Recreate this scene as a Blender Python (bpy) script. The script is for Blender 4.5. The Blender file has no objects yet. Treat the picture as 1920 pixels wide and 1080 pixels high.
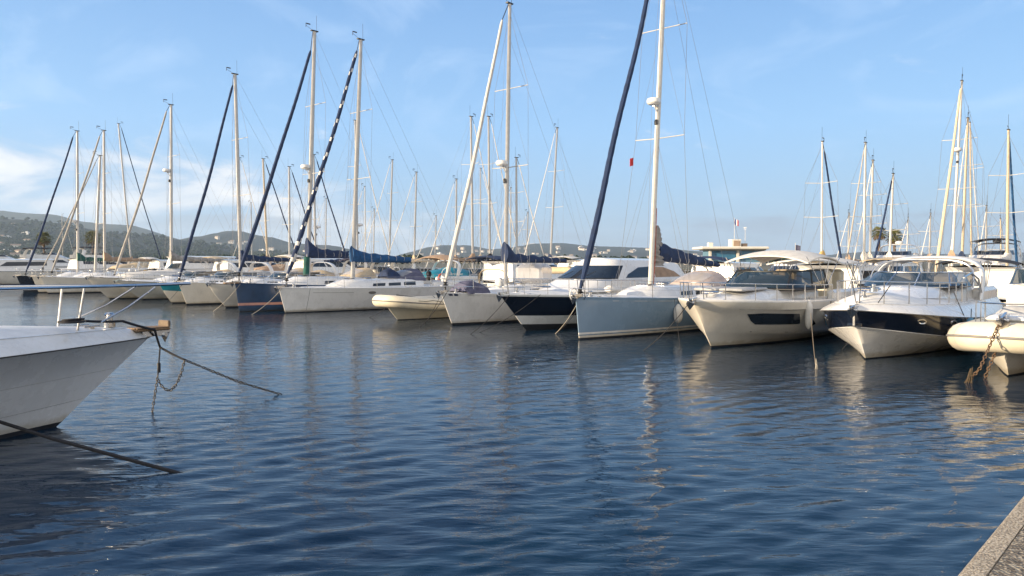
import bpy, bmesh, math, random
import numpy as np
from mathutils import Vector, Matrix, noise

SC = bpy.context.scene
COL = SC.collection
R = math.radians

# ------------------------------------------------------------------ camera
EYE = 2.6
F = 1400.0
PITCH = math.atan(50 / F)
cam = bpy.data.objects.new('camera', bpy.data.cameras.new('camera'))
COL.objects.link(cam)
cam.location = (0, 0, EYE)
cam.rotation_euler = (math.pi / 2 - PITCH, 0, 0)
cam.data.sensor_width = 36
cam.data.lens = F / 1920 * 36
cam.data.clip_start = 0.1
cam.data.clip_end = 30000
SC.camera = cam

# ------------------------------------------------------------------ sun and sky
SUN_ROT, SUN_EL = R(-109), R(12)
sd = Vector((math.sin(SUN_ROT) * math.cos(SUN_EL), math.cos(SUN_ROT) * math.cos(SUN_EL), math.sin(SUN_EL)))
sl = bpy.data.lights.new('sun', 'SUN')
sl.energy = 5.0
sl.angle = R(0.5)
sl.color = (1.0, 0.80, 0.55)
so = bpy.data.objects.new('sun', sl)
COL.objects.link(so)
so.rotation_euler = sd.to_track_quat('Z', 'Y').to_euler()

w = bpy.data.worlds.new('World')
SC.world = w
w.use_nodes = True
NT = w.node_tree


def nd(nt, typ, **k):
    n = nt.nodes.new('ShaderNode' + typ)
    for a, b in k.items():
        if a.startswith('i_'):
            n.inputs[a[2:].replace('_', ' ')].default_value = b
        elif isinstance(a, str):
            setattr(n, a, b)
    return n


def math_(nt, op, a, b=None, clamp=False):
    n = nt.nodes.new('ShaderNodeMath')
    n.operation = op
    n.use_clamp = clamp
    for i, v in enumerate((a, b)):
        if v is None:
            continue
        if isinstance(v, (int, float)):
            n.inputs[i].default_value = v
        else:
            nt.links.new(v, n.inputs[i])
    return n.outputs[0]


def ramp(nt, fac, stops, interp='LINEAR'):
    n = nt.nodes.new('ShaderNodeValToRGB')
    n.color_ramp.interpolation = interp
    e = n.color_ramp.elements
    while len(e) < len(stops):
        e.new(0.5)
    for i, (p, c) in enumerate(stops):
        e[i].position = p
        e[i].color = (c, c, c, 1) if isinstance(c, (int, float)) else (*c, 1)
    nt.links.new(fac, n.inputs[0])
    return n.outputs[0]


def mixc(nt, fac, a, b, blend='MIX'):
    n = nt.nodes.new('ShaderNodeMix')
    n.data_type = 'RGBA'
    n.blend_type = blend
    n.clamp_factor = True
    for i, v in ((0, fac), (6, a), (7, b)):
        if isinstance(v, (int, float)):
            n.inputs[i].default_value = v
        elif isinstance(v, tuple):
            n.inputs[i].default_value = (*v, 1)
        else:
            nt.links.new(v, n.inputs[i])
    return n.outputs[2]


sky = NT.nodes.new('ShaderNodeTexSky')
sky.sky_type = 'NISHITA'
sky.sun_disc = False
sky.sun_elevation = SUN_EL
sky.sun_rotation = SUN_ROT
sky.altitude = 0
sky.air_density = 1.35
sky.dust_density = 0.25
sky.ozone_density = 3.0
tc = NT.nodes.new('ShaderNodeTexCoord')
sep = NT.nodes.new('ShaderNodeSeparateXYZ')
NT.links.new(tc.outputs['Generated'], sep.inputs[0])
# clouds: noise on the view direction, flattened towards the horizon
zc = math_(NT, 'MAXIMUM', sep.outputs[2], 0.0)
cmap = NT.nodes.new('ShaderNodeCombineXYZ')
az = math_(NT, 'ARCTAN2', sep.outputs[0], sep.outputs[1])
NT.links.new(math_(NT, 'MULTIPLY', az, 2.2), cmap.inputs[0])
NT.links.new(math_(NT, 'MULTIPLY', zc, 6.5), cmap.inputs[1])
n1 = nd(NT, 'TexNoise', i_Scale=3.1, i_Detail=9.0, i_Roughness=0.58, i_Distortion=0.5)
NT.links.new(cmap.outputs[0], n1.inputs['Vector'])
# the bank of low cloud on the left, thin veils elsewhere
azl = math_(NT, 'ADD', math_(NT, 'MULTIPLY', az, -1.5), -0.12, True)      # 1 far left .. 0 centre
top = math_(NT, 'ADD', math_(NT, 'MULTIPLY', azl, 0.085), 0.115)          # how high the bank reaches
rel = math_(NT, 'DIVIDE', sep.outputs[2], top)
el = ramp(NT, rel, [(0.0, 0.55), (0.35, 1.0), (0.75, 0.85), (1.0, 0.0)])
azm = ramp(NT, math_(NT, 'ADD', math_(NT, 'MULTIPLY', az, -1.0), 0.5), [(0.30, 0.0), (0.62, 0.62), (0.86, 1.0)])
bankm = math_(NT, 'MULTIPLY', el, azm)
cl = math_(NT, 'ADD', math_(NT, 'MULTIPLY', bankm, 0.52), math_(NT, 'MULTIPLY', n1.outputs[0], 1.6))
cov = ramp(NT, math_(NT, 'MULTIPLY', cl, 0.5), [(0.495, 0.0), (0.70, 0.85)], 'EASE')
# soft veil of thin cirrus across the blue
cm2 = NT.nodes.new('ShaderNodeCombineXYZ')
NT.links.new(math_(NT, 'MULTIPLY', az, 1.3), cm2.inputs[0])
NT.links.new(math_(NT, 'MULTIPLY', zc, 2.6), cm2.inputs[1])
n2 = nd(NT, 'TexNoise', i_Scale=3.4, i_Detail=8.0, i_Roughness=0.55, i_Distortion=1.4)
NT.links.new(cm2.outputs[0], n2.inputs['Vector'])
veil = ramp(NT, n2.outputs[0], [(0.50, 0.0), (0.78, 0.32)])
# a few small grey puffs low on the right
cm3 = NT.nodes.new('ShaderNodeCombineXYZ')
NT.links.new(math_(NT, 'MULTIPLY', az, 3.0), cm3.inputs[0])
NT.links.new(math_(NT, 'MULTIPLY', zc, 15.0), cm3.inputs[1])
n3 = nd(NT, 'TexNoise', i_Scale=2.3, i_Detail=7.0, i_Roughness=0.5)
NT.links.new(cm3.outputs[0], n3.inputs['Vector'])
lowm = ramp(NT, sep.outputs[2], [(0.0, 0.1), (0.03, 0.5), (0.055, 0.5), (0.08, 0.0)])
puff = ramp(NT, math_(NT, 'MULTIPLY', n3.outputs[0], lowm), [(0.215, 0.0), (0.31, 0.6)], 'EASE')
grad = ramp(NT, sep.outputs[2], [(0.0, (0.32, 0.47, 0.64)), (0.05, (0.31, 0.52, 0.80)), (0.17, (0.29, 0.54, 0.91)), (0.36, (0.18, 0.38, 0.74)), (0.7, (0.07, 0.18, 0.44))])
gv = nd(NT, 'VectorMath', operation='SCALE')
NT.links.new(grad, gv.inputs[0])
gv.inputs['Scale'].default_value = 4.2
hue = nd(NT, 'HueSaturation', i_Saturation=1.0, i_Value=1.0)
# towards the low sun the Nishita glow takes over, elsewhere the clear blue of the haze-free air
NT.links.new(mixc(NT, 0.86, sky.outputs[0], gv.outputs[0]), hue.inputs['Color'])
ccol = mixc(NT, ramp(NT, n1.outputs[0], [(0.42, 0.0), (0.72, 1.0)]), (2.2, 2.7, 3.4), (5.0, 4.7, 4.4))
c1 = mixc(NT, veil, hue.outputs[0], (3.0, 3.7, 4.7))
c2 = mixc(NT, cov, c1, ccol)
c3 = mixc(NT, puff, c2, (1.45, 1.75, 2.2))
# bright cloud veil, added out of view behind the camera to lift port hulls
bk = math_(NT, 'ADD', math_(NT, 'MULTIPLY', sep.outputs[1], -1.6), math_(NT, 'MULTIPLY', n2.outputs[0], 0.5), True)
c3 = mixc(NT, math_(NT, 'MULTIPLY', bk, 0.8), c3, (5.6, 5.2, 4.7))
bg = NT.nodes['Background']
bg.inputs[1].default_value = 0.12
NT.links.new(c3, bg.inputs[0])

SC.view_settings.view_transform = 'Standard'
SC.view_settings.look = 'None'
SC.view_settings.exposure = 1.2
SC.view_settings.gamma = 1
SC.render.engine = 'CYCLES'


# ------------------------------------------------------------------ photo rays (to measure where things stand)
def ray(px, py):
    x = (px - 960) / F
    z = -(py - 540) / F
    return Vector((x, math.cos(PITCH) + z * math.sin(PITCH), -math.sin(PITCH) + z * math.cos(PITCH)))


def onz(px, py, z=0.0):
    r = ray(px, py)
    return Vector((0, 0, EYE)) + r * ((z - EYE) / r.z)


def aty(px, py, y):
    r = ray(px, py)
    return Vector((0, 0, EYE)) + r * (y / r.y)


def proj(p):
    x, y, z = p[0], p[1], p[2] - EYE
    yc = y * math.cos(PITCH) - z * math.sin(PITCH)
    zc = y * math.sin(PITCH) + z * math.cos(PITCH)
    return 960 + F * x / yc, 540 - F * zc / yc


# ------------------------------------------------------------------ materials
MATS = {}


def mat(name, col, rough=0.5, metal=0.0, var=0.12, vs=3.0, bump=0.0, bs=40.0, coat=0.0, spec=0.5, col2=None, alpha=1.0, streak=0.0):
    if name in MATS:
        return MATS[name]
    m = bpy.data.materials.new(name)
    m.use_nodes = True
    nt = m.node_tree
    b = nt.nodes['Principled BSDF']
    t = nt.nodes.new('ShaderNodeTexCoord')
    n = nd(nt, 'TexNoise', i_Scale=vs, i_Detail=6.0, i_Roughness=0.62)
    nt.links.new(t.outputs['Object'], n.inputs['Vector'])
    dark = tuple(c * (1 - var * 2.2) for c in col) if col2 is None else col2
    f = ramp(nt, n.outputs[0], [(0.32, 1.0), (0.62, 0.0)])
    c = mixc(nt, f, col, dark)
    if streak:
        mp = nt.nodes.new('ShaderNodeMapping')
        mp.inputs['Scale'].default_value = (5.0, 5.0, 0.35)
        nt.links.new(t.outputs['Object'], mp.inputs[0])
        n4 = nd(nt, 'TexNoise', i_Scale=2.6, i_Detail=4.0, i_Roughness=0.6)
        nt.links.new(mp.outputs[0], n4.inputs['Vector'])
        c = mixc(nt, math_(nt, 'MULTIPLY', ramp(nt, n4.outputs[0], [(0.5, 0.0), (0.75, 1.0)]), streak), c, tuple(x * y for x, y in zip(col, (0.6, 0.55, 0.45))))
    if streak:
        # yellow-brown tide stain just above the water, ragged upper edge
        sz = nt.nodes.new('ShaderNodeSeparateXYZ')
        nt.links.new(t.outputs['Object'], sz.inputs[0])
        nz = nd(nt, 'TexNoise', i_Scale=4.0, i_Detail=5.0)
        nt.links.new(t.outputs['Object'], nz.inputs['Vector'])
        hgt = math_(nt, 'ADD', sz.outputs[2], math_(nt, 'MULTIPLY', nz.outputs[0], -0.22))
        c = mixc(nt, math_(nt, 'MULTIPLY', ramp(nt, hgt, [(0.0, 1.0), (0.10, 0.0)]), 0.55), c, tuple(x * y for x, y in zip(col, (0.50, 0.42, 0.27))))
    nt.links.new(c, b.inputs['Base Color'])
    nt.links.new(math_(nt, 'ADD', math_(nt, 'MULTIPLY', n.outputs[0], 0.16), rough - 0.08, True), b.inputs['Roughness'])
    b.inputs['Metallic'].default_value = metal
    b.inputs['Specular IOR Level'].default_value = spec
    b.inputs['Coat Weight'].default_value = coat
    b.inputs['Coat Roughness'].default_value = 0.08
    if alpha < 1:
        b.inputs['Alpha'].default_value = alpha
    if bump:
        n5 = nd(nt, 'TexNoise', i_Scale=bs, i_Detail=4.0)
        nt.links.new(t.outputs['Object'], n5.inputs['Vector'])
        bp = nt.nodes.new('ShaderNodeBump')
        bp.inputs['Strength'].default_value = 0.6
        bp.inputs['Distance'].default_value = bump
        nt.links.new(n5.outputs[0], bp.inputs['Height'])
        nt.links.new(bp.outputs[0], b.inputs['Normal'])
    MATS[name] = m
    return m


GEL = mat('gelcoat_white', (0.72, 0.71, 0.69), 0.28, var=0.05, vs=1.3, coat=0.5, streak=0.18)
GELC = mat('gelcoat_cream', (0.68, 0.64, 0.56), 0.3, var=0.06, vs=1.3, coat=0.4, streak=0.2)
DECK = mat('deck_white', (0.74, 0.73, 0.71), 0.55, var=0.07, vs=4, bump=0.002, bs=120)
DECKG = mat('deck_grey', (0.46, 0.45, 0.43), 0.7, var=0.1, vs=5, bump=0.003, bs=150)
NAVY = mat('hull_navy', (0.007, 0.011, 0.024), 0.18, var=0.15, vs=1.2, coat=0.6)
NAVY2 = mat('hull_dark_blue', (0.018, 0.05, 0.12), 0.25, var=0.15, vs=1.2, coat=0.5, streak=0.2)
SLATE = mat('hull_slate_blue', (0.20, 0.30, 0.42), 0.26, var=0.05, vs=1.1, coat=0.5, streak=0.12)
TEAL = mat('teal_paint', (0.012, 0.20, 0.27), 0.4, var=0.1)
PINK = mat('faded_red_stripe', (0.50, 0.26, 0.21), 0.5, var=0.1)
ANTI = mat('antifouling', (0.012, 0.014, 0.02), 0.7, var=0.3, vs=6)
BLACK = mat('black_rubber', (0.012, 0.012, 0.013), 0.5, var=0.1)
ALU = mat('mast_aluminium', (0.52, 0.50, 0.47), 0.42, metal=0.35, var=0.07, vs=6)
ALUW = mat('mast_painted', (0.66, 0.63, 0.57), 0.45, var=0.07, vs=6)
WOODM = mat('mast_varnished', (0.60, 0.49, 0.34), 0.4, var=0.10, vs=8)
STEEL = mat('stainless', (0.62, 0.61, 0.60), 0.22, metal=1.0, var=0.08)
SPRM = mat('spreader_alloy', (0.46, 0.45, 0.43), 0.6, var=0.1)
WIRE = mat('rigging_wire', (0.30, 0.30, 0.31), 0.4, metal=0.6, var=0.1)
ROPE = mat('rope_pale', (0.40, 0.37, 0.31), 0.9, var=0.2, vs=30, bump=0.004, bs=200)
ROPED = mat('rope_dark', (0.018, 0.018, 0.022), 0.85, var=0.2, vs=30, bump=0.004, bs=200)
RUST = mat('chain_rusty', (0.16, 0.10, 0.06), 0.8, metal=0.2, var=0.3, vs=30)
CHAIN = mat('chain_galvanised', (0.13, 0.115, 0.10), 0.65, metal=0.4, var=0.3, vs=40)
CBLUE = mat('canvas_navy', (0.010, 0.028, 0.085), 0.85, var=0.2, vs=5, bump=0.012, bs=9)
CROYAL = mat('canvas_royal', (0.010, 0.075, 0.20), 0.85, var=0.2, vs=5, bump=0.012, bs=9)
CWHITE = mat('canvas_white', (0.66, 0.63, 0.58), 0.85, var=0.1, vs=5, bump=0.01, bs=9)
CGREY = mat('sailcloth_grey', (0.30, 0.28, 0.26), 0.85, var=0.2, vs=6, bump=0.02, bs=12)
CBEIGE = mat('canvas_beige', (0.50, 0.40, 0.27), 0.88, var=0.12, vs=4, bump=0.012, bs=7)
CTAN = mat('canvas_tan', (0.36, 0.25, 0.17), 0.88, var=0.15, vs=4, bump=0.012, bs=7)
CPURP = mat('canvas_slate', (0.10, 0.10, 0.16), 0.88, var=0.2, vs=4, bump=0.015, bs=6)
CGREEN = mat('canvas_green', (0.010, 0.09, 0.075), 0.85, var=0.2, vs=4, bump=0.012, bs=7)
CBLACK = mat('canvas_black', (0.013, 0.014, 0.02), 0.8, var=0.2, vs=4, bump=0.012, bs=7)
CLIGHT = mat('canvas_pale_grey', (0.42, 0.42, 0.42), 0.85, var=0.12, vs=4, bump=0.015, bs=6)
CORANGE = mat('canvas_ochre', (0.58, 0.38, 0.14), 0.85, var=0.12, vs=4)
TUBE = mat('tube_cream', (0.66, 0.60, 0.47), 0.5, var=0.07, vs=2, coat=0.1)
GREYR = mat('grey_rubber', (0.20, 0.19, 0.18), 0.7, var=0.12, vs=3)
TEAK = mat('teak', (0.28, 0.18, 0.10), 0.7, var=0.2, vs=12)
RED = mat('red_cloth', (0.55, 0.03, 0.03), 0.7, var=0.1)
WHT = mat('white_cloth', (0.75, 0.75, 0.75), 0.7, var=0.05)
BLU = mat('blue_cloth', (0.02, 0.05, 0.30), 0.7, var=0.05)
ORNG = mat('orange_plastic', (0.62, 0.10, 0.03), 0.5, var=0.1)
FEND = mat('fender_white', (0.62, 0.61, 0.58), 0.45, var=0.1, vs=4)
FENDB = mat('fender_blue', (0.08, 0.22, 0.34), 0.5, var=0.1, vs=4)
CONC = mat('concrete', (0.34, 0.33, 0.30), 0.85, var=0.15, vs=2, bump=0.01, bs=20)
WALLW = mat('painted_wall', (0.66, 0.62, 0.55), 0.8, var=0.06, vs=0.7)


def glass_mat(name, col, alpha=0.9, rough=0.04):
    m = bpy.data.materials.new(name)
    m.use_nodes = True
    nt = m.node_tree
    b = nt.nodes['Principled BSDF']
    t = nt.nodes.new('ShaderNodeTexCoord')
    n = nd(nt, 'TexNoise', i_Scale=0.9, i_Detail=2.0)
    nt.links.new(t.outputs['Object'], n.inputs['Vector'])
    nt.links.new(mixc(nt, n.outputs[0], col, tuple(c * 2.2 for c in col)), b.inputs['Base Color'])
    b.inputs['Roughness'].default_value = rough
    b.inputs['Alpha'].default_value = alpha
    return m


GLASS = glass_mat('dark_glass', (0.012, 0.016, 0.022), 1.0)
GLASSS = glass_mat('windscreen_glass', (0.008, 0.016, 0.022), 0.86)
GLASSB = glass_mat('blue_glass', (0.02, 0.09, 0.16), 0.95)
CLEARV = glass_mat('clear_vinyl', (0.30, 0.30, 0.31), 0.55, 0.15)

# ------------------------------------------------------------------ mesh builder


class MB:
    def __init__(s):
        s.v, s.f, s.m = [], [], []

    def grid(s, rows, mi=0, closed=False):
        n = len(rows[0])
        o = len(s.v)
        for r in rows:
            s.v.extend(tuple(p) for p in r)
        for i in range(len(rows) - 1):
            for j in range(n if closed else n - 1):
                k = (j + 1) % n
                s.f.append((o + i * n + j, o + i * n + k, o + (i + 1) * n + k, o + (i + 1) * n + j))
                s.m.append(mi(i, j) if callable(mi) else mi)
        return o

    def face(s, pts, mi=0):
        o = len(s.v)
        s.v.extend(tuple(p) for p in pts)
        s.f.append(tuple(range(o, o + len(pts))))
        s.m.append(mi)

    def tube(s, pts, r, n=8, mi=0, ell=1.0, cap=True):
        pts = [Vector(p) for p in pts]
        rings = []
        up = None
        for i, p in enumerate(pts):
            a = pts[max(i - 1, 0)]
            b = pts[min(i + 1, len(pts) - 1)]
            d = (b - a).normalized() if (b - a).length > 1e-9 else Vector((0, 0, 1))
            if up is None:
                up = Vector((0, 1, 0)) if abs(d.y) < 0.9 else Vector((1, 0, 0))
            x = d.cross(up)
            if x.length < 1e-6:
                x = d.orthogonal()
            x.normalize()
            y = x.cross(d).normalized()
            up = y
            rr = r(i / (len(pts) - 1)) if callable(r) else (r[i] if isinstance(r, (list, tuple)) else r)
            rings.append([p + x * (rr * math.cos(2 * math.pi * k / n)) + y * (rr * ell * math.sin(2 * math.pi * k / n)) for k in range(n)])
        s.grid(rings, mi, True)
        if cap:
            s.face(rings[0], mi(0, 0) if callable(mi) else mi)
            s.face(rings[-1][::-1], mi(0, 0) if callable(mi) else mi)
        return s

    def bar(s, a, b, r, n=6, mi=0):
        return s.tube([a, b], r, n, mi)

    def box(s, c, d, rz=0.0, mi=0, bev=0.0, ry=0.0):
        M = Matrix.Rotation(rz, 3, 'Z') @ Matrix.Rotation(ry, 3, 'Y')
        c = Vector(c)
        hx, hy, hz = d[0] / 2, d[1] / 2, d[2] / 2
        if not bev:
            P = [c + M @ Vector((x * hx, y * hy, z * hz)) for x in (-1, 1) for y in (-1, 1) for z in (-1, 1)]
            for q in ((0, 1, 3, 2), (4, 6, 7, 5), (0, 4, 5, 1), (2, 3, 7, 6), (0, 2, 6, 4), (1, 5, 7, 3)):
                s.face([P[i] for i in q], mi)
            return s
        b = min(bev, hx, hy, hz)
        rings = []
        for z, ins in ((-hz, b), (-hz + b, 0), (hz - b, 0), (hz, b)):
            ring = []
            for sx, sy, o1, o2 in ((1, 1, (0, 1), (1, 0)), (-1, 1, (1, 0), (0, 1)), (-1, -1, (0, 1), (1, 0)), (1, -1, (1, 0), (0, 1))):
                for o in ((o2, o1) if sx * sy > 0 else (o2, o1)):
                    ring.append(c + M @ Vector((sx * (hx - ins - b * o[0] * 0.6), sy * (hy - ins - b * o[1] * 0.6), z)))
            ordr = sorted(range(8), key=lambda i: math.atan2((M.inverted() @ (ring[i] - c)).y, (M.inverted() @ (ring[i] - c)).x))
            rings.append([ring[i] for i in ordr])
        s.grid(rings, mi, True)
        s.face(rings[0][::-1], mi)
        s.face(rings[-1], mi)
        return s

    def ball(s, c, r, n=12, mi=0, sc=(1, 1, 1)):
        rows = []
        for i in range(n // 2 + 1):
            a = math.pi * i / (n // 2)
            rr = max(math.sin(a), 1e-3)
            rows.append([(c[0] + r * sc[0] * rr * math.cos(2 * math.pi * k / n), c[1] + r * sc[1] * rr * math.sin(2 * math.pi * k / n), c[2] + r * sc[2] * math.cos(a)) for k in range(n)])
        s.grid(rows, mi, True)
        return s

    def lathe(s, c, prof, n=14, mi=0, axis='z'):
        rows = []
        for r, z in prof:
            row = []
            for k in range(n):
                a = 2 * math.pi * k / n
                if axis == 'z':
                    row.append((c[0] + r * math.cos(a), c[1] + r * math.sin(a), c[2] + z))
                elif axis == 'x':
                    row.append((c[0] + z, c[1] + r * math.cos(a), c[2] + r * math.sin(a)))
                else:
                    row.append((c[0] + r * math.cos(a), c[1] + z, c[2] + r * math.sin(a)))
            rows.append(row)
        s.grid(rows, mi, True)
        s.face(rows[0], mi)
        s.face(rows[-1][::-1], mi)
        return s

    def torus(s, c, R1, r, ax, n=12, m=6, mi=0, ex=1.0, dirv=None):
        ax = Vector(ax).normalized()
        u = Vector(dirv).normalized() if dirv is not None else ax.orthogonal().normalized()
        v = ax.cross(u)
        rows = []
        c = Vector(c)
        for i in range(n + 1):
            a = 2 * math.pi * i / n
            d = u * (math.cos(a) * ex) + v * math.sin(a)
            dn = (u * math.cos(a) + v * math.sin(a)).normalized()
            rows.append([c + d * R1 + dn * (r * math.cos(2 * math.pi * k / m)) + ax * (r * math.sin(2 * math.pi * k / m)) for k in range(m)])
        s.grid(rows, mi, True)
        return s

    def build(s, name, mats, parent=None, smooth=38, recalc=True):
        me = bpy.data.meshes.new(name)
        me.from_pydata([tuple(p) for p in s.v], [], s.f)
        if not isinstance(mats, (list, tuple)):
            mats = [mats]
        for m in mats:
            me.materials.append(m)
        if len(mats) > 1:
            me.polygons.foreach_set('material_index', s.m)
        if recalc:
            bm = bmesh.new()
            bm.from_mesh(me)
            bmesh.ops.remove_doubles(bm, verts=bm.verts, dist=1e-5)
            bmesh.ops.recalc_face_normals(bm, faces=bm.faces)
            bm.to_mesh(me)
            bm.free()
        if smooth:
            me.polygons.foreach_set('use_smooth', [True] * len(me.polygons))
            me.set_sharp_from_angle(angle=R(smooth))
        me.update()
        o = bpy.data.objects.new(name, me)
        COL.objects.link(o)
        if parent is not None:
            o.parent = parent
        return o


def tag(o, label=None, cat=None, group=None, kind=None):
    if label:
        o['label'] = label
    if cat:
        o['category'] = cat
    if group:
        o['group'] = group
    if kind:
        o['kind'] = kind
    return o


def empty(name, loc, rz, label, cat, group=None):
    o = bpy.data.objects.new(name, None)
    COL.objects.link(o)
    o.location = loc
    o.rotation_euler = (0, 0, rz)
    o.empty_display_size = 0.3
    return tag(o, label, cat, group)


# ------------------------------------------------------------------ boats: frames and surfaces
AX = R(41.1)          # direction bow -> stern of the near row, measured from +Y towards +X


class Boat:
    """local x forward (stem at 0), y port, z up, water at z=0"""

    def __init__(s, name, label, cat, O, ang=AX, group=None):
        s.O = Vector((O[0], O[1], 0))
        s.a = Vector((math.sin(ang), math.cos(ang), 0))
        s.h = -s.a
        s.p = Vector((-s.h.y, s.h.x, 0))
        s.e = empty(name, s.O, math.atan2(s.h.y, s.h.x), label, cat, group)
        s.hull = None

    def W(s, q):
        return s.O + s.h * q[0] + s.p * q[1] + Vector((0, 0, q[2]))

    def cp(s, px, py, ly=0.0):
        O = s.O + s.p * ly
        r = ray(px, py)
        t = O.dot(s.p) / r.dot(s.p)
        q = Vector((0, 0, EYE)) + r * t - O
        return q.dot(s.h), q.z

    def uv(s, P, px, py, u0=0.0, u1=1.0, v0=0.0, v1=1.0):
        best = None
        for it in range(5):
            c = []
            for i in range(17):
                for j in range(17):
                    u = u0 + (u1 - u0) * i / 16
                    v = v0 + (v1 - v0) * j / 16
                    q = proj(s.W(P(u, v)))
                    c.append(((q[0] - px) ** 2 + (q[1] - py) ** 2, u, v))
            best = min(c)
            du, dv = (u1 - u0) / 8, (v1 - v0) / 8
            u0, u1, v0, v1 = best[1] - du, best[1] + du, best[2] - dv, best[2] + dv
        return best[1], best[2]


def patch(P, outline, off, mb, mi=0, thick=0.0, rings=3):
    """outline [(u,v)] on surface P, raised by off along the surface normal"""
    def nrm(u, v):
        e = 0.004
        a = Vector(P(u + e, v)) - Vector(P(u - e, v))
        b = Vector(P(u, v + e)) - Vector(P(u, v - e))
        n = a.cross(b)
        return n.normalized() if n.length > 1e-9 else Vector((0, 0, 1))
    cu = sum(p[0] for p in outline) / len(outline)
    cv = sum(p[1] for p in outline) / len(outline)
    cen = Vector(P(cu, cv))
    n0 = nrm(cu, cv)
    if n0.dot(cen - Vector((cen.x, 0, cen.z - 0.3))) < 0:
        sg = -1
    else:
        sg = 1
    rows = []
    for k in range(rings, 0, -1):
        f = k / rings
        rows.append([Vector(P(cu + (u - cu) * f, cv + (v - cv) * f)) + nrm(cu + (u - cu) * f, cv + (v - cv) * f) * sg * off for u, v in outline])
    mb.grid(rows, mi, True)
    mb_c = [cen + n0 * sg * off]
    o = len(mb.v)
    mb.v.extend(tuple(p) for p in rows[-1])
    mb.v.append(tuple(mb_c[0]))
    n = len(outline)
    for i in range(n):
        mb.f.append((o + i, o + (i + 1) % n, o + n))
        mb.m.append(mi)
    skirt = [Vector(P(u, v)) - nrm(u, v) * sg * 0.01 for u, v in outline]
    mb.grid([rows[0], skirt], mi, True)


def rect_uv(u0, u1, v0, v1, n=6, r=0.0):
    o = []
    for i in range(n):
        o.append((u0 + (u1 - u0) * i / n, v0))
    for i in range(3):
        o.append((u1, v0 + (v1 - v0) * i / 3))
    for i in range(n):
        o.append((u1 - (u1 - u0) * i / n, v1))
    for i in range(3):
        o.append((u0, v1 - (v1 - v0) * i / 3))
    return o


def densify(pts, n=4):
    o = []
    for i, a in enumerate(pts):
        b = pts[(i + 1) % len(pts)]
        for k in range(n):
            o.append((a[0] + (b[0] - a[0]) * k / n, a[1] + (b[1] - a[1]) * k / n))
    return o


class Hull:
    """rows: dicts zb zm zs (height at bow, middle, stern) xb (bow) xs (stern) w ws p"""

    def __init__(s, rows, tm=0.62):
        s.r = rows
        s.tm = tm

    def row(s, t, k):
        r = s.r[k]
        zb, zm, zs = r['z']
        z = zb * (1 - t) * (1 - 2 * t) + 4 * zm * t * (1 - t) + zs * t * (2 * t - 1)
        x = r['xb'] + (r['xs'] - r['xb']) * t
        if t < s.tm:
            y = r['w'] * (1 - (1 - t / s.tm) ** r['p'])
        else:
            y = r['w'] - (r['w'] - r['ws']) * ((t - s.tm) / (1 - s.tm)) ** 2
        return Vector((x, y + 0.012, z))

    def P(s, t, v, side=1):
        """t 0 bow..1 stern, v 0..1 from keel row to sheer row"""
        n = len(s.r) - 1
        f = min(max(v, 0), 1) * n
        k = min(int(f), n - 1)
        f -= k
        t = min(max(t, 0), 1)
        q = s.row(t, k).lerp(s.row(t, k + 1), f)
        return Vector((q.x, q.y * side, q.z))

    def top(s, lx):
        r = s.r[-1]
        t = min(max((r['xb'] - lx) / (r['xb'] - r['xs']), 0), 1)
        q = s.row(t, len(s.r) - 1)
        return q.y, q.z

    def build(s, b, mats, mis, deckmat=None, crown=0.08, lip=0.04, lipmat=None, n=40, inset=0.05, name='hull'):
        ts = [(i / n) ** 1.35 for i in range(n + 1)]
        mb = MB()
        for side in (1, -1):
            rows = [[Vector((q.x, q.y * side, q.z)) for q in (s.row(t, k) for t in ts)] for k in range(len(s.r))]
            for k in range(len(rows) - 1):
                mb.grid([rows[k], rows[k + 1]], mis[k])
        for k in range(len(s.r) - 1):
            a, c = s.row(1, k), s.row(1, k + 1)
            mb.face([a, (a.x, -a.y, a.z), (c.x, -c.y, c.z), c], mis[k])
            a, c = s.row(0, k), s.row(0, k + 1)
            mb.face([a, (a.x, -a.y, a.z), (c.x, -c.y, c.z), c], mis[k])
        # toe rail
        K = len(s.r) - 1
        li = len(mats)
        mats = list(mats) + [lipmat or mats[mis[-1]]]
        for side in (1, -1):
            rr = []
            for dy, dz in ((0.0, 0.0), (0.012, lip * 0.5), (0.0, lip), (-0.03, lip), (-0.035, -0.005)):
                row = []
                for t in ts:
                    q = s.row(t, K)
                    row.append(Vector((q.x - (0.02 if t == 0 else 0), max(q.y + dy, 0.0) * side, q.z + dz)))
                rr.append(row)
            mb.grid(rr, li)
        mb.build(name, mats, b.e)
        s.crown = crown
        if deckmat:
            d = MB()
            rows = []
            for t in ts:
                q = s.row(t, K)
                y = max(q.y - 0.03, 0.004)
                cr = crown * min(1, q.y / 0.8)
                rows.append([Vector((q.x - 0.012, y * c, q.z + 0.004 + cr * (1 - abs(c) ** 2.2))) for c in (-1, -.8, -.55, -.28, 0, .28, .55, .8, 1)])
            d.grid(rows)
            d.build('deck', deckmat, b.e)
        b.hull = s
        return s


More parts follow.
